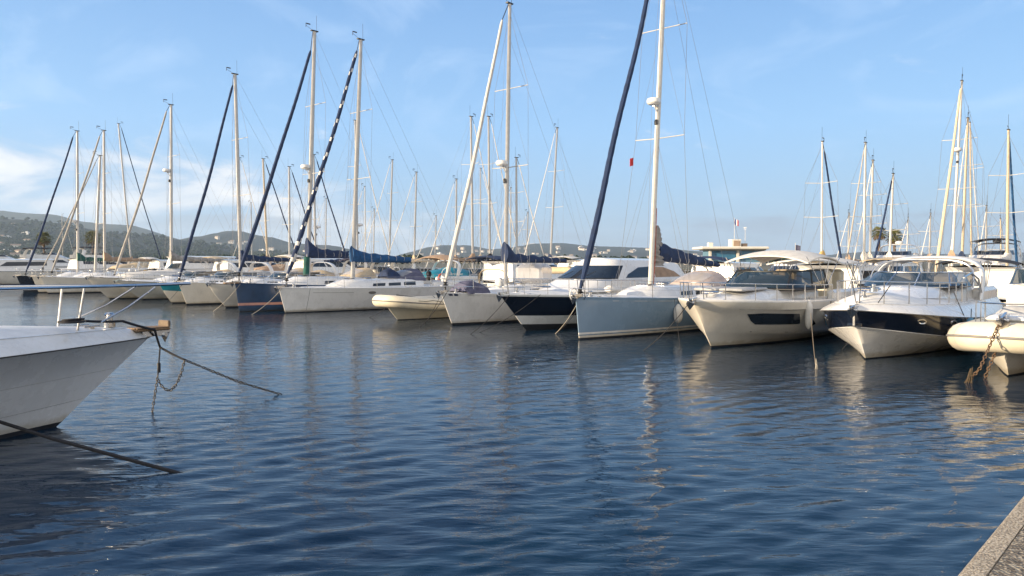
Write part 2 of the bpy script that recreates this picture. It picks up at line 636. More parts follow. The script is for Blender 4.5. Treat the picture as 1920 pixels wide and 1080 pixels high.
def sail_hull(L, B, zb, zm, zs, over, stripes, hullmi=0, tm=0.6, ws=0.75, p=2.0, xsr=0.0):
    """stripes: [(z, material index up to that z)] measured from the water"""
    rows, mis = [], []

    def add(f, z=None):
        g = f ** 0.8
        if z is None:
            zz = tuple(q * f for q in (zb, zm, zs))
        else:
            zz = (z, z, z)
        rows.append(dict(z=zz, xb=over * f, xs=-L + xsr * f, w=B / 2 * (0.80 + 0.20 * g), ws=B / 2 * ws * (0.78 + 0.22 * g), p=1.55 + (p - 1.55) * g))
    rows.append(dict(z=(-0.35, -0.4, -0.2), xb=-0.25, xs=-L + 0.6, w=B / 2 * 0.55, ws=B / 2 * 0.3, p=1.4))
    add(0, 0.0)
    mis.append(1)
    for z, mi in stripes:
        add(z / zb, z)
        mis.append(mi)
    z0 = (stripes[-1][0] if stripes else 0) / zb
    for f in (0.25, 0.45, 0.65, 0.82, 0.94, 1.0):
        if f > z0 + 0.05:
            add(f)
            mis.append(hullmi)
    return Hull(rows, tm), mis


class Cab:
    """cabin shell: levels (z_back, z_front, xb, xs, xf, wb, ws); u 0 port aft .. 0.5 nose .. 1 starboard aft"""

    def __init__(s, levels, nose=2.4):
        s.l = levels
        s.n = nose

    def lev(s, u, k):
        zb, zf, xb, xs, xf, wb, ws = s.l[k]
        side = 1 if u <= 0.5 else -1
        uu = u if u <= 0.5 else 1 - u
        if uu < 0.3:
            f = uu / 0.3
            x = xb + (xs - xb) * f
            y = wb + (ws - wb) * f
        else:
            a = (uu - 0.3) / 0.2 * math.pi / 2
            x = xs + (xf - xs) * math.sin(a) ** (2 / s.n)
            y = ws * max(math.cos(a), 0) ** (2 / s.n)
        z = zb + (zf - zb) * (x - xb) / max(xf - xb, 1e-6)
        return Vector((x, y * side, z))

    def P(s, u, v):
        n = len(s.l) - 1
        f = min(max(v, 0), 1) * n
        k = min(int(f), n - 1)
        return s.lev(min(max(u, 0), 1), k).lerp(s.lev(min(max(u, 0), 1), k + 1), f - k)

    def build(s, b, name, mats, mis=None, crown=0.06, n=44, roof=True, parent=None, roofmi=None, back=True):
        mb = MB()
        us = [i / n for i in range(n + 1)]
        K = len(s.l)
        rows = [[s.lev(u, k) for u in us] for k in range(K)]
        for k in range(K - 1):
            mb.grid([rows[k], rows[k + 1]], mis[k] if mis else 0)
            if back:
                mb.face([rows[k][0], rows[k][-1], rows[k + 1][-1], rows[k + 1][0]], mis[k] if mis else 0)
        if roof:
            rr = []
            for i in range(n // 2 + 1):
                a, c = rows[-1][i], rows[-1][n - i]
                w_ = abs(a.y)
                cr = crown * min(1, w_ / 0.5)
                rr.append([a.lerp(c, f) + Vector((0, 0, cr * (1 - abs(2 * f - 1) ** 2))) for f in (0, .1, .25, .4, .5, .6, .75, .9, 1)])
            mb.grid(rr, roofmi if roofmi is not None else (mis[-1] if mis else 0))
        return mb.build(name, mats, parent or b.e)

    def window(s, b, u0, u1, v0, v1, mat_, name='window', frame=None, off=0.012, n=10, outline=None):
        o = outline or rect_uv(u0, u1, v0, v1, n)
        mb = MB()
        patch(s.P, o, off, mb)
        w_ = mb.build(name, mat_, b.e)
        if frame:
            cu = sum(q[0] for q in o) / len(o)
            cv = sum(q[1] for q in o) / len(o)
            m2 = MB()
            o2 = [(cu + (u - cu) * 1.0 + (0.008 if u > cu else -0.008), cv + (v - cv) * 1.12) for u, v in o]
            patch(s.P, o2, off * 0.5, m2)
            m2.build('window_frame', frame, w_)
        return w_


def canvas(stations, n=14, th=0.02, pw=2.0):
    """stations: (x, half width, z edge, z top)"""
    mb = MB()
    top, bot = [], []
    for x, w_, ze, zt in stations:
        r, r2 = [], []
        for i in range(n + 1):
            a = -1 + 2 * i / n
            z = ze + (zt - ze) * (1 - abs(a) ** pw)
            r.append(Vector((x, w_ * a, z)))
            r2.append(Vector((x, w_ * a * 0.995, z - th)))
        top.append(r)
        bot.append(r2)
    mb.grid(top)
    mb.grid(bot)
    mb.grid([top[0], bot[0]])
    mb.grid([top[-1], bot[-1]])
    mb.grid([[r[0] for r in top], [r[0] for r in bot]])
    mb.grid([[r[-1] for r in top], [r[-1] for r in bot]])
    return mb


def arch_pts(x, w_, z0, z1, n=12, dx=0.0, p=0.45):
    o = []
    for i in range(n + 1):
        a = math.pi * i / n
        c, s_ = math.cos(a), math.sin(a)
        o.append(Vector((x + dx * s_ ** p if s_ > 0 else x, w_ * (abs(c) ** 0.6) * (1 if c > 0 else -1), z0 + (z1 - z0) * max(s_, 0) ** p)))
    return o


def rails(b, x0, x1, h=0.62, n=6, pulpit=True, inset=0.07, r=0.013, two=True, both=True, bowx=None, name='guard_rail', solid=False, hb=None):
    """stanchions with wires (or a solid rail) along the deck edge from x0 (forward) to x1 (aft)"""
    H_ = b.hull
    mb = MB()
    for side in (1, -1) if both else (1,):
        tops, mids = [], []
        for i in range(n + 1):
            x = x0 + (x1 - x0) * i / n
            y, z = H_.top(x)
            y = max(y - inset, 0.03) * side
            hh = h if hb is None else hb + (h - hb) * min(1, i / 2)
            a = Vector((x, y, z))
            t = Vector((x + 0.02, y * 1.0, z + hh))
            mb.bar(a, t, r, 6)
            tops.append(t)
            mids.append(a.lerp(t, 0.5))
        mb.tube(tops, r if solid else 0.006, 6)
        if two:
            mb.tube(mids, 0.005, 5)
    if pulpit:
        bx = bowx if bowx is not None else H_.r[-1]['xb'] + 0.05
        for fr in ((1.0, 0.5) if two else (1.0,)):
            pts = []
            for i in range(13):
                a = math.pi * i / 12
                y0, z0 = H_.top(x0)
                zb = H_.top(bx)[1]
                y0 = max(y0 - inset, 0.05)
                s_ = math.sin(a)
                pts.append(Vector((x0 + (bx - x0) * s_ ** 0.8, y0 * math.cos(a), z0 + (zb - z0) * s_ + (h if hb is None else hb) * fr)))
            mb.tube(pts, 0.014, 7)
        for sgn in (1, -1):
            xq = x0 + (bx - x0) * 0.7
            y0, z0 = H_.top(xq)
            mb.bar((xq, max(y0 - inset, 0.04) * sgn, z0), (xq + 0.12, max(y0 - inset, 0.1) * sgn, z0 + (h if hb is None else hb)), 0.013)
    return mb.build(name, STEEL, b.e)


def rig(b, mx, mtop, dz, sb, st, r=0.09, mmat=ALU, staymat=CBLUE, stay_r=0.09, spreads=(0.45, 0.72), spw=1.15, radar=None, backx=-11, spiral=None, wob=0.03, hasstay=True, chainw=None, det=True, lean=0.0, antenna=True):
    """mast foot (mx, dz), mast top (x, z); furled headsail from sb to st, all (x, z) on the centre plane"""
    mb = MB()
    n = 10
    p0 = Vector((mx, 0, dz))
    p1 = Vector((mtop[0], lean, mtop[1]))
    pts = [p0.lerp(p1, i / n) for i in range(n + 1)]
    mb.tube(pts, lambda f: r * (1 - 0.22 * max(0, f - 0.6) / 0.4), 10, ell=0.75)
    m = mb.build('mast', mmat, b.e)
    hd = MB()
    hd.box((p1.x + 0.02, lean, p1.z + 0.03), (r * 3.4, r * 1.3, 0.05), mi=0)
    if det:
        hd.bar((p1.x - r, lean, p1.z), (p1.x - r, lean, p1.z + 0.9), 0.008)
        hd.bar((p1.x + r, lean, p1.z + 0.04), (p1.x + r + 0.5, lean + 0.1, p1.z + 0.20), 0.009)
        hd.bar((p1.x + r + 0.5, lean + 0.1, p1.z + 0.1), (p1.x + r + 0.5, lean + 0.1, p1.z + 0.32), 0.015)
        hd.box((p1.x + r + 0.35, lean + 0.1, p1.z + 0.30), (0.25, 0.02, 0.06))
    hd.build('masthead_gear', BLACK, b.e)
    at = lambda f: p0.lerp(p1, f)
    cw = chainw if chainw else (b.hull.top(mx)[0] - 0.12 if b.hull else 1.4)
    wr = MB()
    sp = MB()
    tips = {1: [], -1: []}
    for f in spreads:
        c = at(f)
        for sgn in (1, -1):
            tp = c + Vector((-0.18, sgn * spw * (1.05 - 0.25 * f), 0.06))
            tips[sgn].append(tp)
            sp = MB()
            sp.bar(c, tp, 0.020, 6)
            sp.build('spreader', SPRM, b.e)
    for sgn in (1, -1):
        ch = Vector((mx - 0.1, sgn * cw, dz - 0.1))
        path = [ch] + tips[sgn] + [at(0.97)]
        wr.tube(path, 0.008, 4)
        if det and tips[sgn]:
            wr.bar(ch + Vector((0.3, 0, 0)), at(spreads[0]), 0.005, 4)
            wr.bar(ch + Vector((-0.3, 0, 0)), at(spreads[0]), 0.005, 4)
            if len(spreads) > 1:
                wr.bar(tips[sgn][0], at(spreads[1]), 0.005, 4)
    zs = b.hull.top(backx)[1] if b.hull else dz
    if det:
        wr.bar(p1, (backx, 0.5, zs), 0.006, 4)
        wr.bar(p1 - Vector((0, 0, 1.5)), (backx, -0.5, zs), 0.006, 4)
        for k in range(2):       # halyards slack beside the mast
            q = [at(0.96) + Vector((0.14, 0.05 - 0.1 * k, 0)), at(0.5) + Vector((0.24 + 0.1 * k, 0.12 - 0.2 * k, 0)), at(0.06) + Vector((0.16, 0.1 - 0.2 * k, 0))]
            wr.tube(q, 0.006, 4)
    else:
        wr.bar(p1, (backx, 0, zs), 0.007, 4)
    wr.build('rigging', WIRE, b.e)
    if hasstay:
        fs = MB()
        a, c = Vector((sb[0], 0, sb[1])), Vector((st[0], lean * 0.9, st[1]))
        N = 60
        rnd = random.Random(int(abs(a.x * 100)) + int(c.z * 10))
        pts = []
        ph = rnd.random() * 6
        for i in range(N + 1):
            f = i / N
            q = a.lerp(c, f)
            q.x += wob * math.sin(f * 9 + ph) * math.sin(math.pi * f) - 0.10 * math.sin(math.pi * f)
            pts.append(q)
        ns = 12 if spiral else 8
        rf = lambda f: stay_r * (0.45 + 0.55 * min(1, f * 14)) * (1 - 0.35 * f) * (1 if f < 0.985 else 0.5) * (1 + 0.06 * math.sin(f * 140))
        if spiral:
            mi = lambda i, j: 1 if ((j / ns + i * spiral) % 1.0) < (0.42 if i < 9 else 0.16) else 0
            fs.tube(pts, rf, ns, mi, cap=False)
            fs.build('furled_sail', [staymat, CWHITE], b.e)
        else:
            fs.tube(pts, rf, ns)
            fs.build('furled_sail', staymat, b.e)
        dr = MB()
        dr.lathe((sb[0], 0, sb[1] - 0.12), [(0.03, -0.25), (0.03, -0.03), (0.10, 0), (0.11, 0.03), (0.06, 0.05), (0.06, 0.10), (0.10, 0.12), (0.03, 0.16)], 10)
        dr.build('furling_drum', BLACK, b.e)
        dr = MB()
        dr.bar((st[0], 0, st[1]), (mtop[0] + r, 0, mtop[1] - 0.05), 0.02)
        dr.build('furling_swivel', BLACK, b.e)
    if radar is not None:
        rd = MB()
        f = (radar - dz) / (mtop[1] - dz)
        c = at(f)
        rd.lathe((c.x + 0.36, c.y, c.z), [(0.02, -0.13), (0.20, -0.12), (0.26, -0.06), (0.265, 0.03), (0.24, 0.09), (0.14, 0.125), (0.01, 0.13)], 16)
        rd.box((c.x + 0.14, c.y, c.z - 0.15), (0.36, 0.12, 0.04))
        rd.bar((c.x + 0.05, c.y, c.z - 0.45), (c.x + 0.30, c.y, c.z - 0.16), 0.025)
        rd.build('radar_dome', GEL, b.e)
        lt = MB()
        lt.lathe((c.x + 0.16, c.y, c.z - 0.75), [(0.05, -0.10), (0.08, -0.08), (0.08, 0.05), (0.04, 0.1)], 10)
        lt.build('deck_light', BLACK, b.e)
    return at


def boom(b, x0, z0, x1, z1, cover=CBLUE, h0=0.34, h1=0.10, wrap=0.7, mat_=ALU, mr=0.1, seed=0, drop=0.0, name='sail_cover'):
    """boom from the mast (x0,z0) to its end (x1,z1) with a lumpy cover over the flaked sail"""
    mb = MB()
    mb.tube([(x0, 0, z0), ((x0 + x1) / 2, 0, (z0 + z1) / 2), (x1, 0, z1)], 0.075, 8, ell=1.0)
    mb.build('boom', mat_, b.e)
    if cover is None:
        return
    rnd = random.Random(seed)
    c = MB()
    N = 44
    rows = []
    for i in range(N + 1):
        f = i / N
        x = x0 + 0.12 + (x1 - x0 - 0.1) * f
        zc = z0 + (z1 - z0) * f
        fold = 0.035 * math.sin(f * 31 + seed) + 0.03 * noise.noise(Vector((f * 14, seed, 3)))
        hh = h0 + (h1 - h0) * f ** 0.85 + fold * (1 - f * 0.5)
        if f < 0.16:
            hh += wrap * (1 - f / 0.16) ** 1.3
        ww = 0.12 + 0.06 * (1 - f) + (0.05 if f < 0.1 else 0)
        ring = []
        for k in range(14):
            a = 2 * math.pi * k / 14
            ca, sa = math.cos(a), math.sin(a)
            yy = ww * ca * (1 - 0.45 * max(sa, 0)) + 0.012 * math.sin(f * 50 + k)
            zz = zc - 0.09 - drop + (hh + 0.1 + drop) * (0.5 + 0.5 * sa)
            ring.append(Vector((x + (0.10 if f < 0.02 else 0), yy, zz)))
        rows.append(ring)
    c.grid(rows, 0, True)
    c.face(rows[0])
    c.face(rows[-1][::-1])
    sc = c.build(name, cover, b.e, smooth=60)
    t = MB()
    for k in range(6):
        f = 0.16 + k * 0.14
        x = x0 + 0.12 + (x1 - x0 - 0.1) * f
        zc = z0 + (z1 - z0) * f
        t.torus((x, 0, zc + 0.02), 0.16, 0.008, (1, 0, 0), 12, 4)
    t.build('tie', CWHITE, sc)


def anchor(b, x, z, s=1.0):
    mb = MB()
    mb.box((x - 0.15 * s, 0, z + 0.03), (0.7 * s, 0.05, 0.05), ry=R(8))
    tip = Vector((x + 0.05 * s, 0, z - 0.34 * s))
    for sg in (1, -1):
        mb.face([(x + 0.22 * s, 0, z), tip, (x + 0.02 * s, 0.17 * s * sg, z - 0.12 * s)])
        mb.face([(x + 0.22 * s, 0, z), (x + 0.02 * s, 0.17 * s * sg, z - 0.12 * s), (x - 0.02, 0, z - 0.06)])
    mb.bar((x - 0.02, -0.12, z - 0.05), (x - 0.02, 0.12, z - 0.05), 0.035, 8)
    mb.build('anchor', STEEL, b.e, smooth=0)
    rl = MB()
    for sg in (1, -1):
        rl.box((x - 0.2, 0.07 * sg, z), (0.45, 0.012, 0.12))
    rl.build('bow_roller', STEEL, b.e)
    ws = MB()
    y, zz = b.hull.top(x - 0.9)
    ws.lathe((x - 0.95, 0, zz + b.hull.crown * 0.6), [(0.09, -0.05), (0.09, 0.03), (0.05, 0.05), (0.05, 0.13), (0.08, 0.16), (0.05, 0.19)], 12)
    ws.build('windlass', STEEL, b.e)


def cleats(b, xs, side=(1, -1)):
    mb = MB()
    for x in xs:
        y, z = b.hull.top(x)
        for sg in side:
            c = Vector((x, (y - 0.12) * sg, z + 0.03))
            mb.box(c, (0.06, 0.04, 0.06))
            mb.bar(c + Vector((-0.12, 0, 0.035)), c + Vector((0.12, 0, 0.035)), 0.014)
    mb.build('cleat', STEEL, b.e)


def hatch(b, x, z, s=0.5):
    mb = MB()
    mb.box((x, 0, z), (s, s, 0.07), bev=0.03)
    h_ = mb.build('hatch', STEEL, b.e)
    m2 = MB()
    m2.box((x, 0, z + 0.04), (s - 0.1, s - 0.1, 0.012))
    m2.build('hatch_glass', GLASS, h_)


def sprayhood(b, x0, x1, w_, z0, h, m=CBLUE):
    """rises from x0 (forward) to its open back at x1"""
    st = []
    for i in range(9):
        f = i / 8
        st.append((x0 + (x1 - x0) * f, w_ * (0.86 + 0.14 * f), z0 - 0.02, z0 + h * math.sin(f * math.pi / 2 * 0.98) ** 0.7 + 0.02))
    s_ = canvas(st, 16, pw=3.2).build('sprayhood', m, b.e)
    v = MB()
    for yy in (-0.5, 0.0, 0.5):
        pass
    f0, f1 = 0.15, 0.62
    rows = []
    for i in range(5):
        f = f0 + (f1 - f0) * i / 4
        x = x0 + (x1 - x0) * f
        zt = z0 + h * math.sin(f * math.pi / 2 * 0.98) ** 0.7 + 0.032
        ww = w_ * (0.86 + 0.14 * f)
        rows.append([Vector((x, ww * a, z0 + (zt - z0) * (1 - abs(a) ** 3.2) + 0.004)) for a in (-.62, -.4, -.2, 0, .2, .4, .62)])
    v.grid(rows)
    v.build('sprayhood_window', CLEARV, s_)


def bimini(b, x0, x1, w_, z0, z1, m=CBLUE, droop=0.16, feet=None, arch=0.10, th=0.025, name='bimini_top'):
    st = []
    for i in range(11):
        f = i / 10
        d = -droop * abs(2 * f - 1) ** 2.2
        st.append((x0 + (x1 - x0) * f, w_, z1 - 0.10 + d, z1 + arch + d))
    canvas(st, 14, th, pw=2.4).build(name, m, b.e)
    xm = (x0 + x1) / 2
    for sg in (1, -1):
        fr = MB()
        for xx in (x0, x0 * 0.66 + x1 * 0.34, x0 * 0.34 + x1 * 0.66, x1):
            fr.bar((xm + (xx - xm) * 0.12, w_ * 0.98 * sg, z0), (xx, w_ * 0.97 * sg, z1 - 0.12), 0.014)
        fr.build('bimini_frame', STEEL, b.e)


def flag(parent, base, h, cols, w_=0.5, hh=0.35, nm='flag'):
    mb = MB()
    n = 9
    rows = []
    for i in range(n + 1):
        f = i / n
        rows.append([Vector((base[0] + f * w_ * 0.75, base[1] + 0.06 * math.sin(f * 6) * f, base[2] + h - hh * k / 3 - 0.22 * hh * f * f)) for k in range(4)])
    mb.grid(rows, (lambda i, j: int(i * len(cols) / n)))
    return mb.build(nm, cols, parent, smooth=60)


def fender(b, px, py, ly, lx, z, L=0.6, r=0.13, m=FEND, label='', rope=0.5, group=None):
    """hangs beside the hull: top-level thing, local point (lx, ly, z) is its centre"""
    w0 = b.W((lx, ly, 0))
    e = empty('fender', (w0.x, w0.y, 0), 0, label, 'fender', group)
    mb = MB()
    mb.lathe((0, 0, z), [(0.02, -L / 2 - 0.06), (r * 0.45, -L / 2 - 0.03), (r * 0.85, -L / 2 + 0.06), (r, -L / 2 + 0.16), (r, L / 2 - 0.16), (r * 0.85, L / 2 - 0.06), (r * 0.45, L / 2 + 0.03), (0.03, L / 2 + 0.08)], 16)
    mb.build('body', m, e)
    rp = MB()
    rp.tube([(0, 0, z + L / 2), (0.01, 0.01, z + L / 2 + rope)], 0.012, 5)
    rp.build('lanyard', ROPED, e)


def line(name, pts, r, m, label, cat, sag=0.0, group=None, n=18):
    """rope through world points with sag"""
    out = []
    for i in range(len(pts) - 1):
        a, b_ = Vector(pts[i]), Vector(pts[i + 1])
        for k in range(n):
            f = k / n
            q = a.lerp(b_, f)
            q.z -= sag * 4 * f * (1 - f)
            out.append(q)
    out.append(Vector(pts[-1]))
    mb = MB()
    o = out[0].copy()
    mb.tube([q - o for q in out], r, 6)
    ob = mb.build(name, m)
    ob.location = o
    return tag(ob, label, cat, group)


def chain(name, pts, link, r, m, label, parent=None):
    """real links following a polyline"""
    P_ = [Vector(p) for p in pts]
    seg = []
    tot = 0
    for i in range(len(P_) - 1):
        seg.append((tot, P_[i], P_[i + 1]))
        tot += (P_[i + 1] - P_[i]).length
    n = max(2, int(tot / (link * 1.45)))
    mb = MB()
    o = P_[0].copy()
    rnd = random.Random(5)
    for k in range(n):
        d = tot * (k + 0.5) / n
        s_ = [q for q in seg if q[0] <= d][-1]
        L_ = (s_[2] - s_[1])
        q = s_[1] + L_.normalized() * (d - s_[0]) - o
        dr = L_.normalized()
        ax = dr.orthogonal().normalized()
        if k % 2:
            ax = dr.cross(ax)
        ax = Matrix.Rotation(rnd.uniform(-.4, .4), 3, dr) @ ax
        mb.torus(q, link * 0.55, r, ax, 10, 5, ex=1.6, dirv=dr)
    ob = mb.build(name, m, parent, smooth=60)
    if parent is None:
        ob.location = o
    if label:
        tag(ob, label, 'chain')
    return ob

# ================================================================== SETTING
def water_mat():
    m = bpy.data.materials.new('harbour_water')
    m.use_nodes = True
    nt = m.node_tree
    b = nt.nodes['Principled BSDF']
    b.inputs['Base Color'].default_value = (0.004, 0.020, 0.043, 1)
    b.inputs['Roughness'].default_value = 0.04
    b.inputs['IOR'].default_value = 1.333
    b.inputs['Specular IOR Level'].default_value = 0.5
    t = nt.nodes.new('ShaderNodeTexCoord')
    prev = None
    pn = nd(nt, 'TexNoise', i_Scale=0.22, i_Detail=3.0, i_Roughness=0.6)
    nt.links.new(t.outputs['Object'], pn.inputs['Vector'])
    gust = ramp(nt, pn.outputs[0], [(0.36, 0.45), (0.62, 1.25)])
    for sc, rot, det, dist, st in (((2.1, 6.0, 1), 20, 1.0, 0.0125, 1.0), ((4.0, 12.0, 1), 17, 2.0, 0.0060, 1.0), ((14.0, 34.0, 1), 8, 2.0, 0.0010, 1.0)):
        mp = nt.nodes.new('ShaderNodeMapping')
        mp.inputs['Rotation'].default_value = (0, 0, R(-rot))
        mp.inputs['Scale'].default_value = sc
        nt.links.new(t.outputs['Object'], mp.inputs[0])
        n = nd(nt, 'TexNoise', i_Scale=1.0, i_Detail=det, i_Roughness=0.5, i_Distortion=0.4)
        nt.links.new(mp.outputs[0], n.inputs['Vector'])
        bp = nt.nodes.new('ShaderNodeBump')
        bp.inputs['Strength'].default_value = st
        bp.inputs['Distance'].default_value = dist
        nt.links.new(math_(nt, 'MULTIPLY', n.outputs[0], gust), bp.inputs['Height'])
        if prev:
            nt.links.new(prev, bp.inputs['Normal'])
        prev = bp.outputs[0]
    nt.links.new(prev, b.inputs['Normal'])
    return m


def make_water():
    fine = np.radians(np.linspace(-40, 40, 620))
    rest = np.radians(np.linspace(41, 319, 70))[1:-1]
    ang = np.concatenate([fine, rest])
    rr = [1.5]
    while rr[-1] < 6900:
        rr.append(rr[-1] * (1.0095 if rr[-1] < 90 else 1.05))
    rr = np.array(rr)
    A_, R_ = np.meshgrid(ang, rr)
    X = R_ * np.sin(A_)
    Y = R_ * np.cos(A_)
    dr = R_ * 0.0095 + (np.abs(A_) > R(41.5)) * 50 + (R_ > 90) * 5
    Z = np.zeros_like(X)
    rnd = random.Random(4)
    for k in range(64):
        lam = (0.17 * (0.52 / 0.17) ** rnd.random()) if k % 3 else (0.45 * 1.8 ** rnd.random())
        th = R(90 + 20 + rnd.gauss(0, 20))       # travel direction; crests run left-right, rising to the right
        amp = (0.0030 if k % 3 else 0.0017) * lam
        kx, ky = math.cos(th) * 2 * math.pi / lam, math.sin(th) * 2 * math.pi / lam
        fade = np.clip((lam / (dr + 1e-6) - 2.0) / 2.0, 0, 1)
        Z += amp * fade * np.sin(kx * X + ky * Y + rnd.random() * 6.28 + 0.8 * np.sin(0.35 * X + rnd.random() * 6 + 0.21 * Y))
    nA, nR = len(ang), len(rr)
    V = np.stack([X, Y, Z], -1).reshape(-1, 3)
    V = np.concatenate([V, [[0, 0, 0]]])
    i, j = np.meshgrid(np.arange(nR - 1), np.arange(nA), indexing='ij')
    j2 = (j + 1) % nA
    Q = np.stack([i * nA + j, (i + 1) * nA + j, (i + 1) * nA + j2, i * nA + j2], -1).reshape(-1, 4)
    me = bpy.data.meshes.new('water')
    jj = np.arange(nA)
    T = np.stack([jj, (jj + 1) % nA, np.full(nA, nR * nA)], -1)
    nq, ntri = len(Q), len(T)
    me.vertices.add(len(V))
    me.vertices.foreach_set('co', V.astype(np.float32).ravel())
    me.loops.add(nq * 4 + ntri * 3)
    me.loops.foreach_set('vertex_index', np.concatenate([Q.ravel(), T.ravel()]).astype(np.int32))
    me.polygons.add(nq + ntri)
    me.polygons.foreach_set('loop_start', np.concatenate([np.arange(nq) * 4, nq * 4 + np.arange(ntri) * 3]).astype(np.int32))
    me.polygons.foreach_set('use_smooth', np.ones(nq + ntri, dtype=bool))
    me.update(calc_edges=True)
    me.validate()
    me.materials.append(water_mat())
    o = bpy.data.objects.new('water', me)
    COL.objects.link(o)
    # Q ordering gives downward normals when wound this way round: make them point up
    if me.polygons[0].normal.z < 0:
        me.flip_normals()
    tag(o, kind='structure')


make_water()

# ---- quay the photographer stands on (bottom right)
QD = Vector((0.687, 0.727, 0)).normalized()
QN = Vector((QD.y, -QD.x, 0))
q0 = onz(1788, 1080, 0.9)


def agg(name, c1, c2, sc, bumpd, c3):
    m = bpy.data.materials.new(name)
    m.use_nodes = True
    nt = m.node_tree
    b = nt.nodes['Principled BSDF']
    t = nt.nodes.new('ShaderNodeTexCoord')
    v = nd(nt, 'TexVoronoi', i_Scale=sc)
    nt.links.new(t.outputs['Object'], v.inputs['Vector'])
    n = nd(nt, 'TexNoise', i_Scale=3.0, i_Detail=8.0)
    nt.links.new(t.outputs['Object'], n.inputs['Vector'])
    n9 = nd(nt, 'TexNoise', i_Scale=sc * 0.8, i_Detail=3.0)
    nt.links.new(t.outputs['Object'], n9.inputs['Vector'])
    sp = nt.nodes.new('ShaderNodeSeparateColor')
    nt.links.new(v.outputs['Color'], sp.inputs[0])
    c = mixc(nt, sp.outputs[0], c1, c2)
    c = mixc(nt, ramp(nt, n9.outputs[0], [(0.45, 0), (0.6, 1)]), c, c3)
    c = mixc(nt, ramp(nt, n.outputs[0], [(0.4, 0.0), (0.7, 0.35)]), c, tuple(x * 0.5 for x in c1))
    nt.links.new(c, b.inputs['Base Color'])
    b.inputs['Roughness'].default_value = 0.9
    bp = nt.nodes.new('ShaderNodeBump')
    bp.inputs['Distance'].default_value = bumpd
    bp.inputs['Strength'].default_value = 1.0
    nt.links.new(v.outputs['Distance'], bp.inputs['Height'])
    nt.links.new(bp.outputs[0], b.inputs['Normal'])
    return m


COPE = agg('coping_stone', (0.44, 0.37, 0.28), (0.60, 0.52, 0.40), 90, 0.008, (0.16, 0.13, 0.095))
TARM = agg('tarmac', (0.05, 0.042, 0.034), (0.58, 0.50, 0.38), 48, 0.016, (0.13, 0.105, 0.08))
mb = MB()
prof = [(0.0, -1.6), (0.0, 0.862), (0.008, 0.886), (0.025, 0.899), (0.04, 0.90), (0.125, 0.90), (0.128, 0.885)]
mb.grid([[q0 - Vector((0, 0, q0.z)) + QD * s + QN * o + Vector((0, 0, z)) for o, z in prof] for s in [-14 + 0.6 * i for i in range(190)]])
tag(mb.build('quay_coping', COPE), kind='structure')
mb = MB()
mb.grid([[q0 - Vector((0, 0, q0.z)) + QD * s + QN * o + Vector((0, 0, z + 0.004 * math.sin(s * 1.3 + o))) for o, z in ((0.128, 0.885), (0.134, 0.897), (0.6, 0.90), (2, 0.905), (5, 0.92), (14, 0.93))] for s in [-14 + 0.6 * i for i in range(190)]])
tag(mb.build('quay', TARM), kind='structure')

# ---- land beyond the harbour
LAND = mat('shore_ground', (0.12, 0.11, 0.085), 0.95, var=0.3, vs=0.02, col2=(0.05, 0.065, 0.035))
mb = MB()
mb.grid([[Vector((x, y, z)) for y, z in ((150, -1.5), (150.3, 0.95), (175, 1.0), (400, 1.6), (1500, 4), (6500, 5))] for x in [-6000, -2500, -1200, -500, -350, -200, -80, 0, 60, 150, 350, 800, 2500, 6000]])
tag(mb.build('ground', LAND), kind='structure')

# ---- hills
SCRUB = bpy.data.materials.new('hill_scrub')
SCRUB.use_nodes = True
_nt = SCRUB.node_tree
_b = _nt.nodes['Principled BSDF']
_t = _nt.nodes.new('ShaderNodeTexCoord')
_n = nd(_nt, 'TexNoise', i_Scale=0.011, i_Detail=9.0, i_Roughness=0.7)
_nt.links.new(_t.outputs['Object'], _n.inputs['Vector'])
_n2 = nd(_nt, 'TexNoise', i_Scale=0.06, i_Detail=4.0, i_Roughness=0.6)
_nt.links.new(_t.outputs['Object'], _n2.inputs['Vector'])
_c = mixc(_nt, ramp(_nt, _n.outputs[0], [(0.40, 0.0), (0.62, 1.0)]), (0.011, 0.018, 0.015), (0.036, 0.040, 0.030))
_c = mixc(_nt, ramp(_nt, _n2.outputs[0], [(0.62, 0.0), (0.72, 0.7)]), _c, (0.15, 0.13, 0.10))
_nt.links.new(_c, _b.inputs['Base Color'])
_b.inputs['Roughness'].default_value = 1.0
_b.inputs['Specular IOR Level'].default_value = 0.1
HILLS = {}


